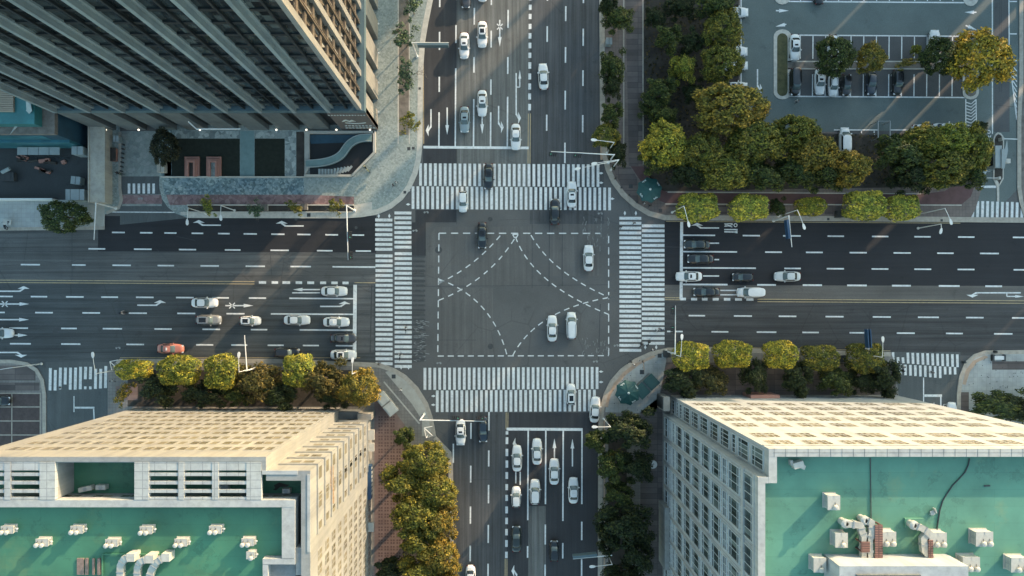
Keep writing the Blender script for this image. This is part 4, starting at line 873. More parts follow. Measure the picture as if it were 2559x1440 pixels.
pl = thing('timber_stack', RP(210, 1418, z0), 'weathered brown timber boards lying on the dark green roof beside the ducts', 'timber')
for i, (u, wd) in enumerate(((200, 17), (216, 7), (233, 5), (247, 7))):
    mb = MB(); a, b = RP(u - wd/2, 1396, z0 + .2), RP(u + wd/2, 1437, z0 + .2); mb.box((a.x, b.y, z0), (b.x, a.y, z0 + .16 + .03*i)); o = mb.obj('board', M['wood'], pl); o.location = -pl.location
for u, v, wd, lab in ((216, 1221, 33, 'white air conditioner lying askew on the terrace in the open bay'), (255, 1217, 24, 'small white condenser beside the askew one in the open bay'), (562, 1217, 20, 'small white condenser under the eastern bays of the open frame'), (717, 1226, 19, 'white condenser on the narrow terrace next to the dark stain')):
    p = P(u, v, ZG + .6); r = thing('air_conditioner', (p.x, p.y, ZG + .03), lab, 'air conditioner', 'condensers on the terrace', R(12) if u == 216 else 0)
    w_ = wd / 19.0; mb = MB(); mb.box((-w_/2, -.3, .12), (w_/2, .3, .95)); mb.obj('casing', M['unit'], r); mb = MB(); mb.lathe((0, 0, .95), [(.26, 0), (.26, .03)], 14); mb.obj('fan_grille', M['grey_metal'], r); mb = MB(); mb.box((-w_/2 + .05, -.25, 0), (-w_/2 + .13, .25, .12)); mb.box((w_/2 - .13, -.25, 0), (w_/2 - .05, .25, .12)); mb.obj('foot_rail', M['grey_metal'], r)
mb = MB(); mb.flat([(P(u, v, ZG + .03).x, P(u, v, ZG + .03).y) for u, v in ((684, 1213), (698, 1206), (712, 1210), (724, 1212), (716, 1217), (700, 1217), (690, 1226), (682, 1224), (688, 1219))], ZG + .03); SW_(mb.obj('terrace_stain', M['soil'], sw))
z1 = ZF + .03
for pts, deck, lab in (([(2112, 1308), (2150, 1312), (2152, 1326), (2158, 1340), (2158, 1400)], (2145, 1350, 2167, 1376), 'white duct with a grey cowl running beside the west part of the brown deck'), ([(2160, 1300), (2176, 1304), (2177, 1330), (2170, 1348), (2171, 1405)], (2180, 1308, 2199, 1394), 'white duct with a tall elbow beside the east part of the brown deck'), ([(2282, 1312), (2300, 1318), (2320, 1330), (2306, 1345), (2308, 1375), (2330, 1402)], (2313, 1346, 2324, 1402), 'white duct zigzagging down to the stair head beside a narrow brown deck')):
    p = [P(u, v, z1 + 1.0) for u, v in pts]; pts2 = []
    for a, b in zip(p, p[1:]): pts2 += [a, a.lerp(b, .5)]
    pts2.append(p[-1]); q = p[0]; fan = MB(); fan.lathe((q.x, q.y, z1), [(.42, 0), (.42, .9), (.54, .95), (.54, 1.2), (.25, 1.3)], 14); dk = MB(); a, b = P(deck[0], deck[1], z1 + .8), P(deck[2], deck[3], z1 + .8); dk.box((a.x, b.y, z1 + 1.31), (b.x, a.y, z1 + 1.42)); [dk.box((x_ - .08, y_ - .08, z1), (x_ + .08, y_ + .08, z1 + 1.31)) for x_ in (a.x + .1, b.x - .1) for y_ in (a.y - .1, b.y + .1)]
    st = MB()
    for q2 in (p[1], p[-1]): st.box((q2.x - .12, q2.y - .12, z1), (q2.x + .12, q2.y + .12, z1 + 1.0))
    duct_set('roof_duct', lab, 'duct', [('duct', bent(pts2, .75, .6), 'duct')] + [('flange', bent([a.lerp(b, .45), a.lerp(b, .55)], .88, .72), 'grey_metal') for a, b in zip(p, p[1:])] + [ ('fan_cowl', fan, 'unit'), ('deck', dk, 'slats'), ('stand', st, 'grey_metal')], (q.x, q.y, z1))
for u0, v0, u1, v1, lab in ((2100, 1300, 2148, 1322, 'low pale plinth under the duct with the grey cowl'), (2262, 1296, 2310, 1320, 'low pale plinth under the zigzag duct')):
    mb = MB(); a, b = P(u0, v0, z1 + .3), P(u1, v1, z1 + .3); mb.box((a.x, b.y, z1), (b.x, a.y, z1 + .3)); tag(mb.obj('plinth_slab', M['green2']), lab, 'plinth')
mb = MB(); mb.tube([P(u, v, z1 + .06) for u, v in ((2175, 1144), (2176, 1210), (2177, 1296))], .055, 5); tag(mb.obj('cable', M['dark_metal']), 'straight black cable across the pale green roof', 'cable')
mb = MB(); mb.tube([P(u, v, z1 + .07) for u, v in ((2423, 1146), (2420, 1162), (2412, 1180), (2398, 1196), (2382, 1212), (2368, 1232), (2356, 1252), (2349, 1275), (2345, 1300), (2341, 1328))], .075, 6); tag(mb.obj('hose', M['dark_metal']), 'curving black hose snaking down the pale green roof', 'hose')
def junk(name, u, v, lab, cat, parts, m):
    p = P(u, v, z1); r = thing(name, (p.x, p.y, z1), lab, cat)
    for nm, c, sz, rz in parts: b = MB(); b.obox(c, sz, rz); b.obj(nm, M[m], r)
junk('old_condenser', 1988, 1158, 'tangle of white condenser parts in the north-west corner of the pale roof', 'condenser', [('casing', (0, 0, .5), (1.2, .7, 1.0), .3), ('cover', (.6, -.3, .3), (.7, .5, .5), -.4), ('bracket', (-.7, .2, .35), (.3, .6, .7), .1)], 'unit')
junk('plastic_chair', 2325, 1276, 'broken white plastic chair lying on the pale roof beside the hose', 'chair', [('seat', (.1, -.2, .25), (.5, .5, .06), .3), ('backrest', (.35, .1, .3), (.1, .55, .5), .3), ('leg', (-.15, -.4, .13), (.06, .06, .25), 0), ('leg', (.2, -.5, .13), (.06, .06, .25), 0)], 'unit')
mb = MB(); p = P(2466, 1214, z1); mb.obox((p.x, p.y, z1 + .05), (.7, .16, .1), .05); tag(mb.obj('brick', M['dark_metal']), 'small dark brick lying alone on the pale roof', 'brick')

# ---- low building with blue sheeting, west edge
lb = thing('low_building', P(100, 280), 'low building wrapped in blue sheeting with a sunken glass roof, left of the tower', 'building'); lb_o = lb.location.copy()
def LB_(o): o.location -= lb_o; return o
xl, xr2, yl, yh = P(-300, 0).x, P(218, 0).x, P(0, 366).y, P(0, 366).y + 26
LZ = 8.6
mb = MB(); mb.box((xl, yl, 0), (xr2, yh, LZ)); LB_(mb.obj('wall', M['tarp_dark'], lb))
mb = MB(); mb.box((xl, yl - .06, 5.6), (xr2 - 3, yl, LZ - .3)); mb.box((xl, yl - .5, .6), (xr2 - .1, yl, 5.2)); LB_(mb.obj('sheeting', M['tarp'], lb))
mb = MB(); mb.box((xl, yl + .0, LZ + .001), (xr2, yl + 1.3, LZ + .9)); mb.box((xr2 - 2.6, yl + 1.31, LZ + .001), (xr2, yh, LZ + .9)); LB_(mb.obj('parapet', M['terracotta' if False else 'soil_brown'], lb))
mb = MB(); mb.box((xl, yl + 1.31, LZ + .001), (xr2 - 2.61, yh, LZ + .25)); LB_(mb.obj('glass_roof', M['teal_roof'], lb))
gb = MB()
for q in range(16): x_ = xr2 - 4.2 - q*1.9; gb.box((x_, yl + 1.33, LZ + .251), (x_ + .1, yh - .1, LZ + .36))
for q in range(5): gb.box((xl + 1, yl + 2.6 + q*2.4, LZ + .252), (xr2 - 2.7, yl + 2.7 + q*2.4, LZ + .37))
LB_(gb.obj('glazing_bars', M['panel'], lb))
mb = MB(); a = P(86, 310, 11.5); mb.box((xl, a.y, LZ + .26), (a.x, yh, 11.5)); LB_(mb.obj('roof_house', M['teal_roof'], lb))
mb = MB(); a, b = P(-60, 216, 11.9), P(33, 279, 11.9); 
for q in range(14): y = b.y + (a.y - b.y)*q/14; mb.box((a.x, y, 11.51), (b.x, y + .22, 11.9))
LB_(mb.obj('louvre', M['timber_pale'], lb))
mb = MB(); q = [P(63, 230, 12.4), P(71, 231, 12.4), P(80, 277, 12), P(47, 313, 9.7), P(24, 337, 9.6), P(40, 310, 10), P(66, 275, 11.6)]
mb.add([p[:] for p in q] + [(p.x, p.y, p.z - .08) for p in q], [tuple(range(6, -1, -1)), tuple(range(7, 14))] + [(i, (i+1) % 7, 7 + (i+1) % 7, 7 + i) for i in range(7)]); LB_(mb.obj('shade_sail', M['panel'], lb))
mb = MB(); 
for s in ((62, 302, 81, 302), (81, 226, 81, 302), (61, 302, 40, 318)): mb.tube([P(s[0], s[1], LZ + .6), P(s[2], s[3], LZ + .6)], .12, 5)
LB_(mb.obj('roof_rail', M['panel'], lb))
# concrete cover beside it, yard clutter
mb = MB(); a, b = P(222, 506, 2.6), P(262, 300, 2.6); mb.box((a.x, a.y, 0), (b.x, b.y, 2.6)); mb.box((a.x - .1, a.y, 2.6), (a.x + .12, b.y, 2.75)); tag(mb.obj('ramp_cover', M['beige']), 'long beige concrete slab covering a ramp between the yard and the driveway', 'concrete slab')
wl = MB(); a, b = P(-200, 496, 1.6), P(132, 497, 1.6); wl.box((a.x, a.y - .25, 0), (b.x, a.y, 1.8)); tag(wl.obj('yard_wall', M['white_metal']), 'thin white wall along the south edge of the dark yard', 'wall')
aw = thing('canopy_row', P(95, 378), 'row of four pale square canopy panels along the blue sheeting', 'canopy')
for k in range(4):
    mb = MB(); a, b = P(43 + 26.7*k, 368, 3.0), P(68.5 + 26.7*k, 387, 3.0); mb.box((a.x, b.y, 2.9), (b.x, a.y, 3.0)); o = mb.obj('panel', M['panel'], aw); o.location = -aw.location
for k in range(5): p = P(42.5 + 26.7*k, 387, 3); mb = MB(); mb.tube([(p.x, p.y, 0.1), (p.x, p.y, 2.9)], .05, 5); o = mb.obj('post', M['dark_metal'], aw); o.location = -aw.location
def crate(name, u0, v0, u1, v1, zt, m, lab, cat, lid=None, rz=0):
    a, b = P(u0, v0, zt), P(u1, v1, zt); c = (a + b)/2; r = thing(name, (c.x, c.y, KZ), lab, cat, None, rz); w_, d_ = abs(b.x - a.x), abs(b.y - a.y)
    mb = MB(); mb.box((-w_/2, -d_/2, 0), (w_/2, d_/2, zt - KZ)); mb.obj('body', M[m], r)
    mb = MB(); mb.box((-w_/2 - .05, -d_/2 - .05, zt - KZ), (w_/2 + .05, d_/2 + .05, zt - KZ + .08)); mb.obj('lid', M[lid or m], r)
    for x in ((-w_/4, w_/4) if w_ > 2 else (0,)): mb = MB(); mb.box((x - .03, -d_/2 - .06, zt - KZ + .08), (x + .03, d_/2 + .06, zt - KZ + .11)); mb.obj('rib', M['dark_metal'], r)
crate('awning', 180, 367, 207, 386, 2.8, 'panel', 'single pale canopy by the corner of the blue sheeting', 'canopy')
crate('storage_box', 178, 442, 200, 460, 1.6, 'panel', 'tilted white box standing in the dark yard', 'box', None, -.1)
crate('shipping_container', 165, 474, 210, 500, 2.6, 'panel', 'pale blue container with two lids in the corner of the yard', 'container')
crate('tank', 3, 432, 34, 452, 1.2, 'yard', 'squat grey tank by the west edge of the yard', 'tank')
crate('planter_box', 277, 370, 289, 402, .9, 'terracotta', 'long orange planter on the strip beside the driveway', 'planter', 'soil')
crate('cabinet', 393, 405, 410, 430, 1.4, 'beige', 'beige utility cabinet at the corner of the garden by the driveway', 'cabinet')
crate('cabinet', 284, 340, 296, 354, 1.4, 'panel', 'grey utility cabinet near the tower lamp by the driveway', 'cabinet')
rnd = random.Random(12)
for q, lab in enumerate(('dark coiled heap under the canopy row', 'brown heap of junk in the yard middle', 'long dark beam lying across the yard')):
    u, v = ((60, 395), (135, 405), (120, 426))[q]; p = P(u, v, .6); r = thing('scrap_heap', (p.x, p.y, KZ), lab, 'scrap')
    for k in range(5): mb = MB(); mb.obox((rnd.uniform(-2, 2), rnd.uniform(-.6, .6), .25), (rnd.uniform(.6, 2), rnd.uniform(.2, .6), .5), rnd.uniform(-.5, .5)); mb.obj('piece', M['soil' if k % 2 else 'terracotta'], r)
mb = MB(); mb.tube([P(24, 421, 1.4), P(5, 431, 1.3)], .35, 8); tag(mb.obj('pipe_roll', M['panel']), 'white roll lying on the tank in the yard', 'roll')

# ---- garden: planters, sunken stair
for u, lab in ((477.5, 'pink stepped planter with dark plants, nearer the driveway tree'), (532, 'pink stepped planter with pale gravel, nearer the garden path')):
    p = P(u, 416, .8); r = thing('stepped_planter', (p.x, p.y, KZ), lab, 'planter', 'pink planters in the dark lawn')
    for k, (q, z_) in enumerate(((0, .35), (.42, .6), (.8, .85))):
        mb = MB(); a, d = 1.35 - q*.75, 1.85
        mb.box((-a, -d, 0), (-a + .32, d - q, z_)); mb.box((a - .32, -d, 0), (a, d - q, z_ + .002)); mb.box((-a + .33, d - q - .32, 0), (a - .33, d - q, z_ + .001)); mb.obj('step', M['terracotta'], r)
    mb = MB(); mb.box((-.42, -1.8, 0), (.42, .75, .5)); mb.obj('bed', M['soil' if u < 500 else 'stones'], r)
st = thing('sunken_stair', P(858, 390), 'sunken stair court with curving teal ramp below the tower corner', 'stair court'); st_o = st.location.copy()
def ST_(o): o.location -= st_o; return o
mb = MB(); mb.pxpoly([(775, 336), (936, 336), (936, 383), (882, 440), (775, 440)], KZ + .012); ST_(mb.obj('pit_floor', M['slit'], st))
mb = MB()
pw_ = px([(763, 330), (775, 330), (775, 420), (763, 442)]); mb.prism([p.xy for p in pw_], 0, .55)
for s in (((763, 441), (882, 441)), ((882, 441), (937, 384)), ((937, 384), (937, 330)), ((763, 333), (937, 333))):
    a, b = P(*s[0]), P(*s[1]); d = (b - a).normalized(); n = Vector((-d.y, d.x, 0))*.2; mb.prism([(a - n).xy, (b - n).xy, (b + n).xy, (a + n).xy], KZ, .9)
ST_(mb.obj('court_wall', M['concrete'], st))
path = bez((931, 348), (885, 344), (866, 376), 12) + bez((864, 379), (846, 412), (768, 412), 12)
mb = MB(); L_ = []; 
for i, (u, v) in enumerate(path):
    a = path[max(i-1, 0)]; c = path[min(i+1, len(path)-1)]; d = Vector((c[0]-a[0], c[1]-a[1])).normalized(); n = Vector((-d.y, d.x))*8.5; L_.append(((u - n.x, v - n.y), (u + n.x, v + n.y)))
for (a, b), (c, d) in zip(L_, L_[1:]): mb.prism([P(*a).xy, P(*c).xy, P(*d).xy, P(*b).xy], .3, 1.0)
ST_(mb.obj('ramp', M['path_pale'], st))
mb = MB(); 
for side in (0, 1): mb.tube([(P(*q[side]).x, P(*q[side]).y, 1.15) for q in L_], .1, 5)
ST_(mb.obj('handrail', M['panel'], st))
for k in range(11):
    a = R(100 - 9*k); c = P(846, 415); mb = MB(); r0, r1 = 1.6, 3.0
    u, v = 800 + 7.5*k, 432 - max(0, k - 4)*1.6 ; mb.obox((P(u, v).x, P(u, v).y, .5 - .02*k), (.40, 1.25, .12), -.12*max(0, k - 4)); ST_(mb.obj('step', M['panel'] if k % 1 == 0 else M['concrete'], st))
mb = MB(); mb.pxpoly([(768, 338), (930, 338), (905, 356), (778, 360)], KZ + .03); ST_(mb.obj('upper_steps', M['tarp_dark'], st))
mb = MB(); bx(mb, 470, 512, 885, 514.5, KZ, .5); bx(mb, 470, 529.5, 885, 531.5, KZ, .4); tag(mb.obj('planter_wall', M['kerb_pale']), 'low pale wall round the street planting bed before the plaza', 'wall')
mb = MB(); bx(mb, 404, 442, 762, 444.5, KZ, .55); tag(mb.obj('garden_wall', M['kerb_pale']), 'long thin pale wall along the south side of the dark garden', 'wall')
for u, v, lab in ((660, 520, 'pale square planter in the street bed, nearest the plaza middle'), (760, 518, 'pale square planter in the street bed among bare branches')):
    crate('planter_box', u - 8, v - 8, u + 8, v + 6, .7, 'kerb_pale', lab, 'planter', 'soil_brown')

# ---- unseen blocks added north-east; their sizes and gaps shape the shade and sun streaks
D2 = Vector((math.sin(SUN_AZ), math.cos(SUN_AZ), 0)); E2 = Vector((D2.y, -D2.x, 0))
TAN = math.tan(SUN_EL)
BLK = [(-78, -50, 38), (-46, -41.5, 20), (-41.2, -37.2, 19), (-35.2, -34.4, 38), (-31.2, -20.4, 38), (-20.0, 9.1, 37), (9.5, 25.2, 36), (26.4, 30.4, 37), (31.6, 41.2, 36), (42.2, 70, 34), (70.3, 122, 31)]
for k, (t0, t1, h) in enumerate(BLK):
    c = D2*165 + E2*((t0 + t1)/2); r = thing('office_block', (c.x, c.y, 0), ['plain grey office block beyond the car park, outside the view', 'slab block far beyond the promenade, outside the view'][k % 2], 'office block', 'blocks outside the view', -SUN_AZ)
    w_ = t1 - t0; mb = MB(); mb.box((-w_/2, -8, 0), (w_/2, 8, h)); mb.obj('wall', M['block'], r)
    mb = MB(); mb.box((-w_/2 + .3, -7.7, h), (w_/2 - .3, 7.7, h + .06)); mb.obj('roof', M['block_roof'], r)
    for f in range(int(h/3.6)): mb = MB(); mb.box((-w_/2 + .6, -8.06, 1 + 3.6*f), (w_/2 - .6, -7.98, 2.6 + 3.6*f)); mb.obj('window_band', M['win'], r)

# ------------------------------------------------------------------ vehicles (local +X is forward)
def sup(a, b, n, t, cx=0.0):
    c, s_ = math.cos(t), math.sin(t)
    return (cx + a*math.copysign(abs(c)**(2/n), c), b*math.copysign(abs(s_)**(2/n), s_))
SEG = 40
def car_meshes(key, L, Wd, zb, zt, hood_z, bot, top, tw_, nose=3.2):
    """bot, top: (rear x, front x) of the cabin at belt line and roof; tw_: half width of roof"""
    hw = Wd/2; b = MB(); TT = [2*math.pi*i/SEG for i in range(SEG)]
    def ring(x0, x1, h, n, z, bulge=0.0):
        cx, a = (x0 + x1)/2, (x1 - x0)/2; out = []
        for t in TT:
            x, y = sup(a, h, n, t, cx); q = (x/(L/2)); y *= 1 - (.12 if q > 0 else .07)*abs(q)**4; out.append((x, y, z))
        return out
    lv = [ring(-L/2 + .08, L/2 - .12, hw - .06, 4.6, .22), ring(-L/2, L/2, hw, 4.4, .42), ring(-L/2, L/2, hw + .01, 4.2, .60), ring(-L/2 + .05, L/2 - .14, hw - .03, 4.2, .80), ring(-L/2 + .14, L/2 - .34, hw - .12, 4.2, zb)]
    inn = []
    for i, t in enumerate(TT):                          # hood and boot: raised inner ring
        x, y = sup(L/2 - .62, hw - .36, 4.0, t, -.05); inn.append((x, y, zb + (.06 if x < 0 else hood_z)))
    lv.append(inn)
    vs = [p for r in lv for p in r]; n = SEG
    b.add(vs, [(k*n + i, k*n + (i+1) % n, (k+1)*n + (i+1) % n, (k+1)*n + i) for k in range(len(lv)-1) for i in range(n)] + [tuple(range((len(lv)-1)*n, len(lv)*n)), tuple(range(n-1, -1, -1))])
    cb = ((bot[0] + bot[1])/2, (bot[1] - bot[0])/2); ct = ((top[0] + top[1])/2, (top[1] - top[0])/2)
    def S_(t, h, off=0.0):                              # cabin surface
        hh = h
        a = cb[1] + (ct[1] - cb[1])*hh; c = cb[0] + (ct[0] - cb[0])*hh; wd = (hw - .11) + (tw_ - hw + .11)*(hh**1.2)
        x, y = sup(a + off, wd + off, 4.6 - 1.0*hh, t, c); z = zb + .02 + (zt - zb - .06)*math.sin(math.pi/2*min(1, hh)*.98) if h < 1 else zt - .04
        return (x, y, z + off*.6)
    hs = [0, .25, .5, .75, .92, 1.0]; rows = [[S_(t, h) for t in TT] for h in hs]
    ct2 = [(ct[0] + (p[0] - ct[0])*.7, p[1]*.7, zt) for p in rows[-1]]; rows.append(ct2)
    vs = [p for r in rows for p in r]
    b.add(vs, [(k*n + i, k*n + (i+1) % n, (k+1)*n + (i+1) % n, (k+1)*n + i) for k in range(len(rows)-1) for i in range(n)] + [tuple(range((len(rows)-1)*n, len(rows)*n))])
    def patch(t0, t1, h0, h1, nt=10, nh=4):
        q = MB(); pts = [S_(R(t0 + (t1 - t0)*i/nt), h0 + (h1 - h0)*j/nh, .012) for j in range(nh+1) for i in range(nt+1)]
        q.add(pts, [(j*(nt+1) + i, j*(nt+1) + i + 1, (j+1)*(nt+1) + i + 1, (j+1)*(nt+1) + i) for j in range(nh) for i in range(nt)]); return q
    me = {}
    me['body'] = b.mesh('body', M['paint'], True)
    me['windscreen'] = patch(-44, 44, .07, .93, 14).mesh('windscreen', M['car_glass_pale'], True); me['rear_window'] = patch(138, 222, .14, .92, 14).mesh('rear_window', M['car_glass'], True)
    sw_ = patch(60, 120, .12, .88); sw_2 = patch(240, 300, .12, .88); me['side_window'] = (sw_.mesh('side_window', M['car_glass'], True), sw_2.mesh('side_window', M['car_glass'], True))
    wl = MB(); ny = 14
    def wheel(part):
        q = MB(); rr = .33; prof = [(-.11, rr - .04), (-.08, rr), (.08, rr), (.11, rr - .04)] if part == 't' else [(.10, .22), (.125, .20)]
        vs = [(r_*math.cos(2*math.pi*k/16), y, r_*math.sin(2*math.pi*k/16)) for y, r_ in prof for k in range(16)]
        q.add(vs, [(i*16 + k, i*16 + (k+1) % 16, (i+1)*16 + (k+1) % 16, (i+1)*16 + k) for i in range(len(prof)-1) for k in range(16)] + [tuple(range(15, -1, -1)), tuple(range((len(prof)-1)*16, len(prof)*16))]); return q
    me['tyre'] = wheel('t').mesh('tyre', M['tyre']); me['rim'] = wheel('r').mesh('rim', M['rim'])
    def light(x, y0, y1, z, m, nm, dx=.16): q = MB(); q.box((x - dx/2, y0, z - .08), (x + dx/2, y1, z + .07)); return q.mesh(nm, M[m])
    me['headlight'] = [light(L/2 - .24, s_*(hw - .50), s_*(hw - .20), .72, 'lamp_white', 'headlight', .30) for s_ in (-1, 1)]
    me['tail_light'] = [light(-L/2 + .09, s_*(hw - .46), s_*(hw - .16), .74, 'lamp_red', 'tail_light', .14) for s_ in (-1, 1)]
    me['mirror'] = []
    for s_ in (-1, 1): q = MB(); q.obox((bot[1] - .42, s_*(hw + .06), zb + .06), (.16, .24, .15)); me['mirror'].append(q.mesh('mirror', M['paint']))
    q = MB(); q.flat([(L/2 - .64, -hw + .34), (L/2 - .62, -hw + .34), (L/2 - .62, hw - .34), (L/2 - .64, hw - .34)], zb + hood_z + .004); me['grille'] = None
    sr = MB(); x0, x1 = ct[0] - ct[1]*.62, ct[0] + ct[1]*.62; sr.box((x0, -tw_*.62, zt - .01), (x1, tw_*.62, zt + .012)); me['glass_roof'] = sr.mesh('glass_roof', M['black_trim'])
    s2 = MB(); s2.box((ct[0] + ct[1]*.08, -tw_*.52, zt - .01), (ct[0] + ct[1]*.62, tw_*.52, zt + .012)); me['sunroof'] = s2.mesh('sunroof', M['black_trim'])
    rk = MB()
    for s_ in (-1, 1): rk.box((ct[0] - ct[1]*.8, s_*(tw_*.82) - .03, zt), (ct[0] + ct[1]*.7, s_*(tw_*.82) + .03, zt + .06))
    me['roof_rails'] = rk.mesh('roof_rails', M['rim'])
    ts = MB(); ts.obox((ct[0], 0, zt + .08), (.22, .5, .14)); me['roof_sign'] = ts.mesh('roof_sign', M['lamp_white'])
    me['wb'] = (-L/2 + .95, L/2 - .92, hw - .13)
    return me
CM = {
    'sedan': car_meshes('sedan', 4.85, 1.86, .92, 1.46, .05, (-1.72, 1.02), (-1.02, .22), .62),
    'hatch': car_meshes('hatch', 3.95, 1.74, .95, 1.52, .05, (-1.84, .92), (-1.45, .18), .60),
    'suv': car_meshes('suv', 4.72, 1.90, 1.04, 1.70, .06, (-2.15, .98), (-1.80, .30), .66),
    'van': car_meshes('van', 5.05, 1.90, 1.10, 1.85, .05, (-2.42, 1.60), (-2.30, .74), .80),
}
def build_car(typ, paint_c, extra=()):
    me = CM[typ]; r = bpy.data.objects.new('car', None); COL.objects.link(r)
    def part(nm, m_, loc=(0,0,0), rz=0, par=r): o = inst(nm, m_, par, loc, rz); o.color = rgb(paint_c); return o
    part('body', me['body']); part('windscreen', me['windscreen']); part('rear_window', me['rear_window'])
    for m_ in me['side_window']: part('side_window', m_)
    x0, x1, y = me['wb']
    for x in (x0, x1):
        for s_ in (-1, 1): w_ = part('wheel', me['tyre'], (x, s_*y, .33), 0 if s_ > 0 else math.pi); w_.name = 'wheel'; part('rim', me['rim'], (0, 0, 0), 0, w_)
    for k in ('headlight', 'tail_light', 'mirror'):
        for m_ in me[k]: part(k, m_)
    for e in extra: part(e, me[e])
    return r
WHITE, SILVER, GREY, DGREY, BLACK, BLUEG, NAVY, CORAL = (.66, .67, .66), (.50, .53, .53), (.20, .21, .21), (.055, .055, .058), (.010, .012, .014), (.22, .28, .30), (.012, .022, .036), (.46, .17, .12)
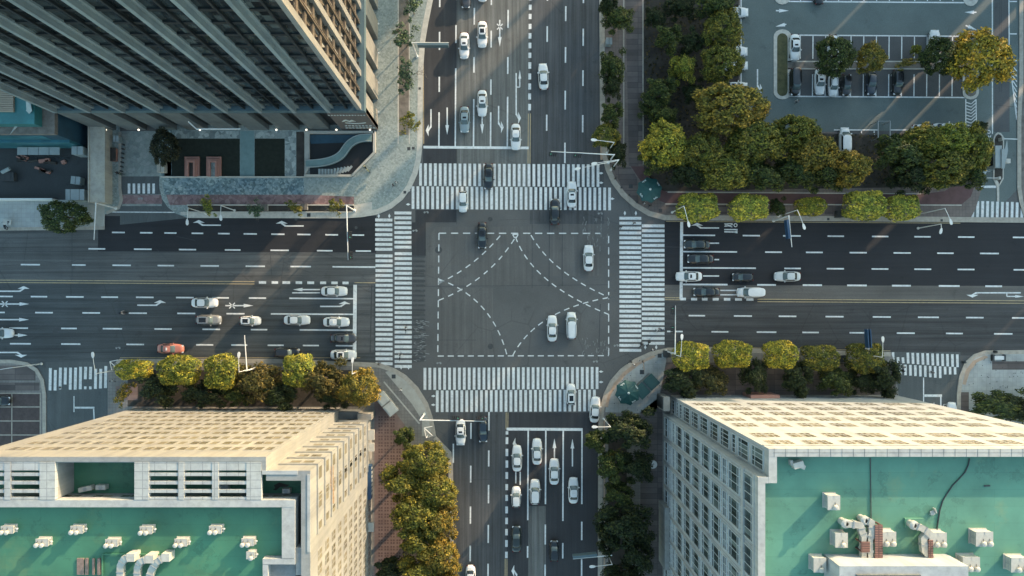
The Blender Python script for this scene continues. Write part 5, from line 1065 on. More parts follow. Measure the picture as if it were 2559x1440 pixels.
CARS = [  # kind, u, v, heading (0 east, 90 north), colour, extras, label, group
 ('sedan', 1164, -12, -90, DGREY, (), 'dark grey sedan cut by the upper edge of the north road', 'n'), ('sedan', 1206, -29, -90, WHITE, (), 'white sedan of which only the bonnet tip shows at the upper edge', 'n'),
 ('sedan', 1160, 114, -90, WHITE, ('sunroof',), 'white sedan beside the white car with black roof', 'n'), ('sedan', 1205, 86, -90, WHITE, ('glass_roof',), 'white sedan with black roof beside the crossed arrow', 'n'),
 ('sedan', 1205, 258, -90, WHITE, ('sunroof',), 'white sedan with sunroof just behind the straight arrow near the north stop line', 'n'), ('sedan', 1161, 299, -90, BLUEG, ('sunroof',), 'blue grey sedan waiting short of the north stop line', 'n'), ('sedan', 1289, 342, -90, WHITE, ('roof_sign',), 'white taxi with roof light at the north stop line, next to the yellow lines', 'n'),
 ('sedan', 1358, 191, 93, WHITE, (), 'white sedan driving away alone on the dark northbound lanes', 'n'),
 ('sedan', 1221, 441, -91, BLACK, ('glass_roof',), 'black sedan crossing the upper north zebra', 'n'), ('hatch', 1157, 504, -90, WHITE, (), 'small white hatchback on the lower north zebra', 'n'), ('sedan', 1429, 486, 90, WHITE, ('sunroof',), 'white sedan on the north zebra heading away, right of the black one', 'n'),
 ('sedan', 1387, 529, 90, BLACK, (), 'black sedan leaving the crossing onto the north zebra', 'n'), ('sedan', 1205, 589, -90, BLACK, ('glass_roof',), 'black sedan inside the dashed box near its upper line', 'n'), ('sedan', 1471, 645, 90, WHITE, (), 'white sedan alone in the east of the crossing', 'n'),
 ('sedan', 1380, 821, 90, WHITE, (), 'white sedan beside the white people carrier in the crossing', 'n'), ('van', 1428, 814, 90, WHITE, ('roof_rails',), 'white people carrier with roof rails in the south of the crossing', 'n'), ('hatch', 1427, 986, 90, WHITE, ('glass_roof',), 'small white car with dark glass crossing the south zebra', 'n'), ('sedan', 1487, 1024, 86, WHITE, (), 'white sedan hugging the kerb by the green parasol', 'n'),
 ('sedan', 1151, 1081, -90, WHITE, ('sunroof',), 'white sedan under the signal arm on the south road', 's'), ('sedan', 1207, 1073, -89, NAVY, (), 'dark blue sedan under the signal arm, beside the white one', 's'), ('sedan', 1176, 1446, -90, WHITE, (), 'white sedan cut by the lower edge on the southbound side', 's'),
 ('sedan', 1292, 1146, 90, WHITE, (), 'white sedan first in the turning lane by the thick dashes', 's'), ('sedan', 1342, 1129, 90, WHITE, (), 'white sedan nearest the south stop line', 's'), ('sedan', 1385, 1179, 90, WHITE, (), 'white sedan behind the straight arrow of the third lane', 's'), ('hatch', 1290, 1243, 90, WHITE, (), 'small white hatchback second in the turning lane by the thick dashes', 's'),
 ('suv', 1337, 1230, 90, WHITE, (), 'white estate car with long roof, second in its lane south of the crossing', 's'), ('sedan', 1433, 1226, 90, WHITE, ('roof_sign',), 'white taxi in the kerbside lane south of the crossing', 's'), ('sedan', 1290, 1347, 90, (.016, .024, .022), (), 'dark green sedan last in the turning lane by the thick dashes', 's'), ('hatch', 1385, 1377, 90, BLACK, (), 'small black car alone in the third lane of the south road', 's'),
 ('sedan', 835, 728, 0, WHITE, (), 'white sedan in the turning lane beside the long white arrow, west road', 'w'), ('sedan', 511, 757, 0, WHITE, (), 'white sedan approaching the crossed arrow on the west road', 'w'), ('suv', 521, 800, 0, GREY, ('glass_roof', 'roof_rails'), 'grey four-by-four with dark glass roof on the west road', 'w'), ('hatch', 625, 802, 0, WHITE, ('glass_roof',), 'white hatchback with black roof following the grey four-by-four', 'w'),
 ('sedan', 742, 800, 0, WHITE, (), 'white sedan second from the west stop line in the straight lane', 'w'), ('sedan', 840, 805, 0, WHITE, ('roof_sign',), 'white taxi first at the west stop line', 'w'), ('sedan', 859, 846, 0, DGREY, ('sunroof',), 'dark grey sedan with its nose over the west stop line', 'w'), ('sedan', 858, 887, 0, WHITE, ('glass_roof',), 'white sedan with black roof in the kerb lane at the west stop line', 'w'),
 ('suv', 718, 882, 0, BLACK, (), 'black car half hidden by the bright yellow tree on the west road', 'w'), ('sedan', 426, 872, -1, CORAL, ('roof_sign',), 'coral red taxi in the kerb lane of the west road', 'w'), ('sedan', 0, 833, 0, WHITE, (), 'white sedan entering at the left edge on the west road', 'w'), ('sedan', -6, 1002, 0, BLACK, (), 'black car in the brown parking bays at the left edge', 'p'),
 ('sedan', 1741, 611, 179, (.016, .024, .024), (), 'dark green sedan first at the east stop line, upper lane', 'e'), ('sedan', 1750, 647, 180, BLACK, (), 'black sedan at the east stop line, directly below the dark green one', 'e'), ('sedan', 1722, 691, 180, WHITE, ('sunroof',), 'white sedan with its nose over the east stop line', 'e'), ('hatch', 1856, 693, 180, BLACK, (), 'small black hatchback behind the white sedan on the east road', 'e'), ('sedan', 1968, 691, 180, SILVER, (), 'silver white sedan alone on the new dark asphalt of the east road', 'e'), ('sedan', 1765, 730, 180, BLACK, (), 'black sedan ahead of the white van by the yellow lines', 'e'), ('van', 1876, 731, 180, WHITE, (), 'white van queuing beside the thick white dashes, east road', 'e'),
 ('sedan', 1987, 118, -90, WHITE, ('sunroof',), 'white sedan in the first bay by the grass island, upper row of the car park', 'p'), ('hatch', 2081, 113, -90, WHITE, (), 'white car almost covered by the green tree over the car park', 'p'), ('suv', 2336, 106, 90, WHITE, (), 'white people carrier backing into the upper row under the far tree', 'p'), ('van', 1987, 205, -90, BLACK, (), 'black van in the first bay by the grass island, lower row', 'p'), ('sedan', 2049, 204, -90, WHITE, ('sunroof',), 'white sedan in the lower row of the car park, two bays from the black van', 'p'),
 ('hatch', 2082, 214, -90, WHITE, ('roof_rails',), 'small white car with roof rails between the white sedan and the small black car', 'p'), ('hatch', 2115, 213, -90, BLACK, (), 'small black car half under the car-park tree', 'p'), ('sedan', 2178, 205, -90, NAVY, (), 'navy sedan in the lower row of the car park', 'p'), ('suv', 2243, 206, -90, BLACK, ('glass_roof',), 'black car with a pale rear window, last in the lower row', 'p'), ('van', 2111, 352, 90, WHITE, (), 'white van nosed in below the grove, beside empty bays', 'p'), ('hatch', 2306, 322, 0, WHITE, (), 'small white car parked along the edge of the grove by the metal gate', 'p'), ('sedan', 2362, 320, 0, WHITE, (), 'white car mostly hidden under the yellow trees by the hatched strip', 'p'),
 ('sedan', 1838, 31, 0, WHITE, (), 'white car peeping from under the grove at the upper edge of the car park', 'p'), ('suv', 1837, 129, 0, WHITE, (), 'white car with long roof peeping out of the grove, middle of three', 'p'), ('sedan', 1837, 164, 0, WHITE, (), 'white car under the grove just below the one with long roof', 'p'), ('sedan', 1836, 217, 0, SILVER, ('glass_roof',), 'silver car with dark roof under the big brown tree by the car park', 'p'), ('sedan', 2047, -22, 90, BLACK, (), 'black car cut by the upper edge in the car park', 'p'), ('sedan', 2379, 1038, 90, WHITE, (), 'white car rounding behind the pale roofed building on the side street', 'p')]
GRP = dict(n='cars on the north road and in the crossing', s='cars on the south road', w='cars on the west road', e='cars on the east road', p='parked cars')
protos = {}
for typ, u, v, hd, colr, ext, lab, gk in CARS:
    key = (typ, ext); first = key not in protos
    if first: protos[key] = build_car(typ, colr, ext)
    o = protos[key] if first else copy_tree(protos[key])
    p = P(u, v, .75); o.name = {'sedan': 'car', 'hatch': 'car', 'suv': 'car', 'van': 'van'}[typ]; o.location = (p.x, p.y, .012 if gk != 'p' or u > 0 else KZ); o.rotation_euler = (0, 0, R(hd))
    for ch in o.children: ch.color = rgb(colr)
    tag(o, lab, 'taxi' if 'roof_sign' in ext else ('van' if typ == 'van' and 'roof_rails' not in ext else 'car'), GRP[gk])

# two-wheelers
def two_wheeler(name, u, v, hd, lab, cat, heavy, colr=(.03, .03, .035), z=.012):
    p = P(u, v, .5); r = thing(name, (p.x, p.y, z), lab, cat, None, R(hd)); rad = .30 if heavy else .34; wb = .62 if heavy else .52
    for x in (-wb, wb):
        mb = MB(); mb.tube([(x + rad*math.cos(2*math.pi*k/14), 0, rad + rad*math.sin(2*math.pi*k/14)) for k in range(15)], .055 if heavy else .022, 6); mb.obj('wheel', M['tyre'], r)
    mb = MB()
    if heavy: mb.sweep([(-.8, 0, .66), (-.3, 0, .72), (.05, 0, .5), (.35, 0, .62), (.6, 0, .72)], .28, .26)
    else:
        for a, b in (((-wb, 0, rad), (-.12, 0, .72)), ((-.12, 0, .72), (.38, 0, .78)), ((-.1, 0, .3), (.36, 0, .74)), ((-.12, 0, .78), (-.1, 0, .3)), ((.38, 0, .9), (wb, 0, rad)), ((-wb, 0, rad), (-.1, 0, .3))): mb.tube([a, b], .022, 5)
    o = mb.obj('frame', M['paint'], r); o.color = rgb(colr)
    mb = MB(); mb.tube([(.34, -.33, 1.02), (.42, -.1, .98), (.42, .1, .98), (.34, .33, 1.02)], .022, 5); mb.obj('handlebar', M['dark_metal'], r)
    mb = MB(); mb.obox((-.25, 0, .84), (.5 if heavy else .26, .24 if heavy else .16, .08)); mb.obj('saddle', M['black_trim'], r)
    return r

# ------------------------------------------------------------------ people: one skinned body per pose
def person_mesh(pose):
    V, E, RD = [], [], []
    def v(p, r, par=None):
        V.append(p); RD.append(r)
        if par is not None: E.append((par, len(V)-1))
        return len(V)-1
    sit = pose == 'ride'; hz = .92
    pel = v((0, 0, hz), .14); ab = v((.02 if not sit else .06, 0, hz + .18), .125, pel); ch = v((.03 if not sit else .14, 0, hz + .40), .15, ab)
    nk = v((.03 if not sit else .18, 0, hz + .56), .06, ch); hd = v((.05 if not sit else .2, 0, hz + .68), .095, nk); tp = v((.05 if not sit else .2, 0, hz + .78), .085, hd); v((.15 if not sit else .3, 0, hz + .67), .018, hd)
    sw = {'a': .22, 'b': -.18, 'ride': 0}[pose]
    for s in (-1, 1):
        sh = v((V[ch][0], s*.19, hz + .46), .062, ch)
        if sit: el = v((.3, s*.3, hz + .22), .045, sh); ha = v((.5, s*.3, hz + .12), .036, el)
        else: el = v((V[ch][0] - s*sw*.45, s*.25, hz + .17), .045, sh); ha = v((V[ch][0] - s*sw*1.0 + .06, s*.24, hz - .06), .034, el)
        d = (.03, 0, -.03) if sit else (.01, 0, -.04); pm = v(tuple(V[ha][i] + d[i]*1.6 for i in range(3)), .03, ha)
        for k, (o_, L) in enumerate(((-.028, .055), (-.01, .065), (.01, .062), (.027, .05))):
            f1 = v((V[pm][0] + o_, V[pm][1], V[pm][2] - .035), .009, pm); v((V[pm][0] + o_ + .012, V[pm][1] - s*.012, V[pm][2] - .035 - L*.6), .008, f1)
        v((V[pm][0] + .045, V[pm][1] - s*.02, V[pm][2] - .01), .010, pm)
        hp = v((0, s*.10, hz - .05), .095, pel)
        if sit: kn = v((.36, s*.14, hz - .12), .07, hp); an = v((.2, s*.15, .34), .048, kn); ft = v((.36, s*.15, .28), .042, an)
        else: kn = v((s*sw*.6 + .05, s*.10, .50), .066, hp); an = v((s*sw*1.1 - .05, s*.10, .09), .045, kn); ft = v((s*sw*1.1 + .13, s*.11, .05), .04, an)
    me = bpy.data.meshes.new('skel'); me.from_pydata(V, E, []); ob = bpy.data.objects.new('skel', me); COL.objects.link(ob)
    md = ob.modifiers.new('skin', 'SKIN'); ob.modifiers.new('sub', 'SUBSURF').levels = 1
    for i, r_ in enumerate(RD): me.skin_vertices[0].data[i].radius = (r_, r_); me.skin_vertices[0].data[i].use_root = (i == 0)
    dg = bpy.context.evaluated_depsgraph_get(); m2 = bpy.data.meshes.new_from_object(ob.evaluated_get(dg)); bpy.data.objects.remove(ob); m2.name = 'person'
    m2.materials.clear()
    for k in ('cloth', 'trousers', 'skin', 'shoe'): m2.materials.append(M[k])
    for f in m2.polygons:
        c = f.center; hand = (abs(c.y) > .2 and c.z < hz + .0) if not sit else (c.x > .47 and c.z > .8)
        f.material_index = 2 if (c.z > hz + .55 or hand) else (0 if c.z > hz - .04 else (1 if c.z > (.11 if not sit else .36) else 3)); f.use_smooth = True
    return m2
PM = {k: person_mesh(k) for k in ('a', 'b', 'ride')}
hm = MB(); hm.lathe((0, 0, 0), [(.098, -.05), (.112, .02), (.10, .09), (.06, .125), (.01, .135)], 12); hair_me = hm.mesh('hair', M['hair'], True)
def person(u, v, hd, lab, colr, pose='a', z=None, grp='people on foot'):
    zz = .015 if z is None else z; p = P(u, v, 1.0); o = inst('person', PM[pose], None, (p.x, p.y, zz), R(hd)); o.color = rgb(colr); tag(o, lab, 'person', grp)
    h = inst('hair', hair_me, o, ((.035 if pose != 'ride' else .185), 0, .92 + .73)); return o
BLK_, WHT_, RED_, BLU_, GRN_ = (.012, .012, .014), (.55, .55, .54), (.30, .05, .05), (.05, .09, .18), (.06, .10, .07)
for a in ((1551.5, 567, -90, 'person in black at the west end of the east zebra, below the painted diamonds', BLK_, 'a'), (1585, 558, 90, 'person with pale trousers walking up the east zebra', (.05, .06, .05), 'b'), (986, 551, 0, 'person in white at the top of the west zebra', WHT_, 'a'),
          (983, 463, 200, 'person in dark clothes on the plaza corner, nearer the tower', BLK_, 'b', KZ), (990, 456, 200, 'person with white top on the plaza corner, nearer the kerb', WHT_, 'a', KZ), (1643, 827, 100, 'person in white on the east zebra, first of the little group', WHT_, 'a'), (1649, 823, 90, 'person in black in the middle of the group on the east zebra', BLK_, 'b'), (1655, 825, 80, 'person in dark blue at the right of the group on the east zebra', BLU_, 'a'),
          (1632, 876, 60, 'person with white top stepping off the kerb at the lower end of the east zebra', WHT_, 'b', KZ), (1577, 904, 200, 'person in black on the tactile strip of the south-east corner', BLK_, 'a', KZ), (1585, 912, 220, 'person in white beside the one in black on the south-east corner', WHT_, 'b', KZ), (1611, 508, 120, 'person in white under the edge of the north-east parasol', WHT_, 'a', KZ), (1624, 514, 100, 'person in dark clothes next to the white-clad one by the north-east parasol', BLK_, 'b', KZ),
          (1002, 975, 250, 'person with white top on the grey south-west pavement', WHT_, 'a', KZ), (946, 909, 0, 'person in black at the kerb below the west zebra', BLK_, 'a', KZ), (295, 433, 180, 'person in black at the end of the bollard row by the driveway', BLK_, 'b', KZ), (302, 435, 0, 'person in dark green beside the bollard row', GRN_, 'a', KZ), (1993, 253, 215, 'person in white walking in the car park below the black van', WHT_, 'a'),
          (2257, 917, 20, 'person in white at the left end of the side-street zebra', WHT_, 'b'), (2255, 927, 10, 'person in black at the left end of the side-street zebra, lower', BLK_, 'a'), (2329, 931, 180, 'person in grey in the middle of the side-street zebra', (.2, .2, .2), 'a'), (281, 952, 90, 'person in white on the pavement beside the yellow street tree', WHT_, 'a', KZ), (319, 983, 120, 'person in pale clothes near the dark shrubs, west', (.5, .45, .38), 'b', KZ)): person(*a)
two_wheeler('motorcycle', 306, 782, 10, 'dark motorcycle riding alone between the lanes of the west road', 'motorcycle', True); person(304.5, 782, 10, 'rider in a pale jacket on the motorcycle, west road', (.40, .36, .34), 'ride', .05, 'riders')
for u, v, hd, c, l1, l2 in ((1014, 822, 85, WHT_, 'bicycle in the middle of the west zebra', 'cyclist in white in the middle of the west zebra'), (1000, 891, 80, WHT_, 'bicycle near the lower end of the west zebra', 'cyclist in pale clothes near the lower end of the west zebra'), (1602, 862, 60, BLK_, 'bicycle on the gap between the two halves of the east zebra', 'cyclist in black between the two halves of the east zebra'), (1621, 857, 70, BLK_, 'bicycle on the lower right of the east zebra', 'cyclist in dark clothes on the lower right of the east zebra')):
    two_wheeler('bicycle', u, v, hd, l1, 'bicycle', False); person(u, v, hd, l2, c, 'ride', .02, 'riders')
two_wheeler('scooter', 917, 423, -50, 'pale yellow scooter parked by the slanted wall of the stair court', 'scooter', True, (.45, .40, .22), KZ)
two_wheeler('scooter', 14, 562, 100, 'dark scooter by the white board at the west edge', 'scooter', True, (.02, .02, .02), KZ)

# ------------------------------------------------------------------ trees
def crown_mesh(seed, kind, n, leaf):
    rnd = random.Random(seed); mb = MB(); cl = []
    if kind not in ('box', 'full'):
        nc = {'round': 46, 'wild': 40, 'sparse': 16}[kind]
        for i in range(nc):
            th = rnd.uniform(0, 2*math.pi); zz = rnd.uniform(-.55, 1) if kind != 'sparse' else rnd.uniform(-.3, .8); rr = math.sqrt(max(0, 1 - min(1, abs(zz))**2)) * (rnd.uniform(.45, .92) if i % 3 else rnd.uniform(.1, .5))
            lob = 1 + .16*math.sin(3*th + seed) + .10*math.sin(5*th + 2*seed)
            if kind == 'wild': lob *= rnd.uniform(.8, 1.1)
            cl.append((rr*lob*math.cos(th), rr*lob*math.sin(th), zz*.72, rnd.uniform(.16, .30)))
    if kind == 'full':                                    # dense dome of rounded clumps
        nc = 70
        for i in range(nc):
            z = 1 - (i + .5)/nc*1.35; th = i*2.39996 + rnd.uniform(-.25, .25); rr = math.sqrt(max(.02, 1 - min(1, abs(z))**2)); k = .80*(1 + .13*math.sin(3*th + seed) + .08*math.sin(5*th + 2.3*seed))*rnd.uniform(.86, 1.08)
            cl.append((rr*k*math.cos(th), rr*k*math.sin(th), z*.78*rnd.uniform(.85, 1.08), rnd.uniform(.15, .26)))
    for i in range(n):
        if kind == 'box':                                 # clipped head: soft corners, bulging sides, tufts
            th = rnd.uniform(0, 2*math.pi); ex = 3.0; ca, sa = math.cos(th), math.sin(th)
            q = Vector((math.copysign(abs(ca)**(2/ex), ca), math.copysign(abs(sa)**(2/ex), sa), 0)); u = rnd.random()
            if u < .5: rr = math.sqrt(rnd.random())*.98; z = .80*(1 - .28*rr**4)
            elif u < .9: z = rnd.uniform(-.85, .72); rr = 1 - .16*abs(z)**3
            else: rr = rnd.random(); z = rnd.uniform(-.6, .6)
            p = q*rr*.93; p.z = z
            lump = 1 + .07*math.sin(5*th + seed*1.3) + .05*math.sin(9*p.x + 2*seed)*math.cos(8*p.y + seed) + rnd.uniform(-.05, .07)
            p = Vector((p.x*lump, p.y*lump, p.z*(1 + .10*math.sin(6*p.x + seed)*math.cos(7*p.y + 1.7*seed)) + rnd.uniform(-.08, .08))); nrm = Vector((p.x, p.y, p.z + .35))
        else:
            c = cl[i % len(cl)]; d = Vector((rnd.gauss(0, 1), rnd.gauss(0, 1), rnd.gauss(.25, 1))).normalized(); p = Vector(c[:3]) + d*c[3]*rnd.uniform(.45, 1.08); nrm = d + Vector((0, 0, .5))
        nrm = (nrm.normalized() + Vector((rnd.uniform(-.8, .8), rnd.uniform(-.8, .8), rnd.uniform(-.5, .6)))).normalized()
        a = nrm.cross(Vector((rnd.uniform(-1, 1), rnd.uniform(-1, 1), .3))).normalized(); b = nrm.cross(a); s = leaf*rnd.uniform(.6, 1.35)
        a *= s; b *= s*rnd.uniform(.5, .8)
        mb.add([p - a, p - b*.8 + a*.1, p + a + nrm*s*.25, p + b*.8 + a*.1], [(0, 1, 2, 3)])
    return mb.mesh('crown', M['leaf'])
CR = {'round': [crown_mesh(s, 'full', 8500, .052) for s in (1, 2, 3, 4)], 'wild': [crown_mesh(s, 'wild', 6200, .058) for s in (11, 12, 13)], 'box': [crown_mesh(s, 'box', 4000, .076) for s in (21, 22, 23, 24, 25)], 'sparse': [crown_mesh(s, 'sparse', 800, .075) for s in (31, 32)]}
def trunk_mesh(seed):
    rnd = random.Random(seed); mb = MB(); mb.tube([(0, 0, 0), (.01, 0, .3), (.03, .02, .62), (.02, .01, .85)], [.05, .038, .03, .015], 8)
    for k in range(7):
        a = 2*math.pi*k/7 + rnd.uniform(-.3, .3); h = rnd.uniform(.38, .62); L = rnd.uniform(.16, .3); mb.tube([(.02, .01, h), (L*.5*math.cos(a), L*.5*math.sin(a), h + .13), (L*math.cos(a), L*math.sin(a), h + .3)], [.022, .014, .005], 5)
    return mb.mesh('trunk', M['bark'], True)
TR = [trunk_mesh(s) for s in (1, 2)]
DK, MD, OL, YG, YE, BR, TE = (.026, .036, .018), (.050, .064, .024), (.125, .120, .032), (.175, .180, .042), (.270, .240, .048), (.160, .125, .034), (.060, .095, .075)
FS = {'round': 1.06, 'wild': 1.12, 'box': .98, 'sparse': 1.1}
def tree(u, v, ru, rv, kind, colr, lab, h=9.0, grp='trees of the grove', name='tree', i=[0]):
    zc = h*.62; p = P(u, v, zc); k = (1 - zc/H)/S; i[0] += 1
    r = thing(name, (p.x, p.y, KZ), lab, 'shrub' if name == 'shrub' else 'tree', grp, R((i[0]*67) % 360) if kind != 'box' else 0)
    c = inst('crown', CR[kind][i[0] % len(CR[kind])], r, (0, 0, zc - KZ), 0, (ru*k*FS[kind], rv*k*FS[kind], h*.40 if kind != 'box' else h*.36)); c.color = rgb([x*random.Random(i[0]).uniform(.88, 1.12) for x in colr])
    if kind != 'box' and ru != rv: r.rotation_euler = (0, 0, 0)
    inst('trunk', TR[i[0] % 2], r, (0, 0, -.1), 0, (h*.75, h*.75, h*.95)); return r
ST = 'clipped street trees'; NY, GO = (.30, .28, .065), (.30, .205, .035)
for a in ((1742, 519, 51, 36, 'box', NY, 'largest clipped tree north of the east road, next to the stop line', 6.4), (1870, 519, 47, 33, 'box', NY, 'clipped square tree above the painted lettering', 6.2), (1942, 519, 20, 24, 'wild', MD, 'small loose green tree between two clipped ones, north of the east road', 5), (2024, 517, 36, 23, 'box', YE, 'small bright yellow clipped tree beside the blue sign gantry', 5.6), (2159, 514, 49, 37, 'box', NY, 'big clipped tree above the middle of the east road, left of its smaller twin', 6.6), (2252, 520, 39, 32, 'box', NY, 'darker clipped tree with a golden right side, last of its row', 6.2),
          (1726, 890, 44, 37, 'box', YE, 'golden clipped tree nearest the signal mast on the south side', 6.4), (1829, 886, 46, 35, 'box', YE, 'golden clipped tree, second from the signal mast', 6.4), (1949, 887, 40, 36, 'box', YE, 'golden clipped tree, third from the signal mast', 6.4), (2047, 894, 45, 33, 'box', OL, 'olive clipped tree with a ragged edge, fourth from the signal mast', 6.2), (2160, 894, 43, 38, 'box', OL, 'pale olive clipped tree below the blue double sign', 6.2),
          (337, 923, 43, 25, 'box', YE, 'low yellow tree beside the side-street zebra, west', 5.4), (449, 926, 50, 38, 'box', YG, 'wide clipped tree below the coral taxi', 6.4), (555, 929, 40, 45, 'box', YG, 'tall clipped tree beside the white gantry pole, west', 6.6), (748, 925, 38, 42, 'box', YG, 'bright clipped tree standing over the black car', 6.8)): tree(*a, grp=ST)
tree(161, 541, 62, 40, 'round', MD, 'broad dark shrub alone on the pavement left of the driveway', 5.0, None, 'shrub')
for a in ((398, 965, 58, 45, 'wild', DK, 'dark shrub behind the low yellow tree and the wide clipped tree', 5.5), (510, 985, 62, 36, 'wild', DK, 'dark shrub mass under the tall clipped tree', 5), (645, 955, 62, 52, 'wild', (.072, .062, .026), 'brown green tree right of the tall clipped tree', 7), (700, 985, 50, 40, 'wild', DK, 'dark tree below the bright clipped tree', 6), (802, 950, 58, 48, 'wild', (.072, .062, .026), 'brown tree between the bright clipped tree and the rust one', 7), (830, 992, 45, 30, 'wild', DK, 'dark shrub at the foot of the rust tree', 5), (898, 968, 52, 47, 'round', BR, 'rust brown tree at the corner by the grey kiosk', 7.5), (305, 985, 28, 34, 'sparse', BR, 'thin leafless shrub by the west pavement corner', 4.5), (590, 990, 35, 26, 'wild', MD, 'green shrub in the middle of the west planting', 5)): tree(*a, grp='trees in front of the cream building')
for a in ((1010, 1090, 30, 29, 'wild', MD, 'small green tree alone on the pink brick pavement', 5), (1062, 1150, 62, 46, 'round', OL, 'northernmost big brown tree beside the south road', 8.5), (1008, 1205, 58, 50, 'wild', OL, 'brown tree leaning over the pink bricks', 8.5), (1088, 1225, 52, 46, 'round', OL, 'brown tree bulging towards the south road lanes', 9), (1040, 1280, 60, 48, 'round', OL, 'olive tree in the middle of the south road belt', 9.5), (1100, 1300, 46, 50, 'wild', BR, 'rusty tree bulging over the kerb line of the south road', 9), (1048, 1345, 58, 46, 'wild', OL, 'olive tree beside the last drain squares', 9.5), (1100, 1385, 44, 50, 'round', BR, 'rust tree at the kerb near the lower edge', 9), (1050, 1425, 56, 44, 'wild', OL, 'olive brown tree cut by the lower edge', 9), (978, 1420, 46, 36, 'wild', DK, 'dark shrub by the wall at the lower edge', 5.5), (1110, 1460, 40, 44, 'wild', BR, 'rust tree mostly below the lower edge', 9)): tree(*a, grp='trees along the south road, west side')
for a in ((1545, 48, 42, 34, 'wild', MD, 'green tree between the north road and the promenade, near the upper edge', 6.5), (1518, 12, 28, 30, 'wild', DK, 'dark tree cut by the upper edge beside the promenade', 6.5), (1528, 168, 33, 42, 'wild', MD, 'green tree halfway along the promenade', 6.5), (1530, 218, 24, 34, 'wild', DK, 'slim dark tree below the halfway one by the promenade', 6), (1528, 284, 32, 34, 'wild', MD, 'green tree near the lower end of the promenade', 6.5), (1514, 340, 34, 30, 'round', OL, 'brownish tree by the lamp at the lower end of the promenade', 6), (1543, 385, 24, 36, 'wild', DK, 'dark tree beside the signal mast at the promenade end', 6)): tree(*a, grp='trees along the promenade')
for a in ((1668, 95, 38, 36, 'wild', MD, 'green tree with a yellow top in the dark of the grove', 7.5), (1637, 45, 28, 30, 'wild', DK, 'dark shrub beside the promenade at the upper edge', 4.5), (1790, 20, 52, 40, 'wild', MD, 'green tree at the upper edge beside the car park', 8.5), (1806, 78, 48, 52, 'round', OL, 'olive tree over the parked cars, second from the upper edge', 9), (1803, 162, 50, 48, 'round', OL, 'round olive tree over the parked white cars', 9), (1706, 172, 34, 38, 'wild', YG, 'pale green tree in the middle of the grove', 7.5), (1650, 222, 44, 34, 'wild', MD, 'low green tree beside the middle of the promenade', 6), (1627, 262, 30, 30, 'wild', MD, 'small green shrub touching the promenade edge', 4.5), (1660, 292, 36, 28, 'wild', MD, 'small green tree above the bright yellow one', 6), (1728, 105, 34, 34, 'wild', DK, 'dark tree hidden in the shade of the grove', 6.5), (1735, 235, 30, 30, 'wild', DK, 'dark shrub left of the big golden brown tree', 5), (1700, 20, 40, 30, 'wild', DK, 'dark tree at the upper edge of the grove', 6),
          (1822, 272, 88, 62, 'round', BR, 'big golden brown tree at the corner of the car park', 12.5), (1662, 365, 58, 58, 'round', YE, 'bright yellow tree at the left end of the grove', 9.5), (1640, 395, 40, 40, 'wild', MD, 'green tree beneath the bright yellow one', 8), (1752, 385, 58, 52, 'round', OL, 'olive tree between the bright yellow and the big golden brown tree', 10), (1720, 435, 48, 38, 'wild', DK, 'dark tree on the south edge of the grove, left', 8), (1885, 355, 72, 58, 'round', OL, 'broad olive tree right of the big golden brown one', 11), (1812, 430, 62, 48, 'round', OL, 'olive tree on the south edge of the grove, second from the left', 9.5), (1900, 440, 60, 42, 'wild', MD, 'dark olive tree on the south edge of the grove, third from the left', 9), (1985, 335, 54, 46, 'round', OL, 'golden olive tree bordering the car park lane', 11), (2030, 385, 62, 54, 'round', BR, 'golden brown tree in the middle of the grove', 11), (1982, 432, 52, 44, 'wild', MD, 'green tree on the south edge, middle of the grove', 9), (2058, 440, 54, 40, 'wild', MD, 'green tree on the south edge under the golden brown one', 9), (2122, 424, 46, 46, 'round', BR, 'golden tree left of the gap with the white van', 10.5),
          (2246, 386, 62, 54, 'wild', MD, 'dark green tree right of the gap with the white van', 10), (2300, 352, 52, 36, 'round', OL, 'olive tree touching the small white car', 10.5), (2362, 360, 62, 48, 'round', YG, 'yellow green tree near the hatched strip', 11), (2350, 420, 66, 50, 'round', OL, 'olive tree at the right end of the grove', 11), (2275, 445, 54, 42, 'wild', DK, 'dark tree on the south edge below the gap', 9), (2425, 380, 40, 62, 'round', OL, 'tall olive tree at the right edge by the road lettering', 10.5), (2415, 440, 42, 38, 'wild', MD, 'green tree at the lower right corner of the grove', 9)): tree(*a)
for a in ((2085, 142, 46, 50, 'round', MD, 'green tree over the car-park bays, covering a white car', 7.5), (2175, 147, 36, 36, 'round', BR, 'brown tree over the bays, middle of the car-park strip', 6.5), (2258, 160, 38, 16, 'sparse', BR, 'thin reddish shrub on the car-park strip', 3), (2290, 125, 13, 14, 'wild', YG, 'tiny yellow bush at the edge of an empty bay', 3), (2345, 143, 44, 44, 'round', MD, 'dark green tree next to the golden giant in the car park', 8), (2447, 152, 78, 70, 'round', GO, 'golden giant tree at the right end of the car-park strip', 10.5), (2450, 318, 20, 16, 'wild', DK, 'small dark bush beside the hatched strip', 3)): tree(*a, grp='trees of the car park')
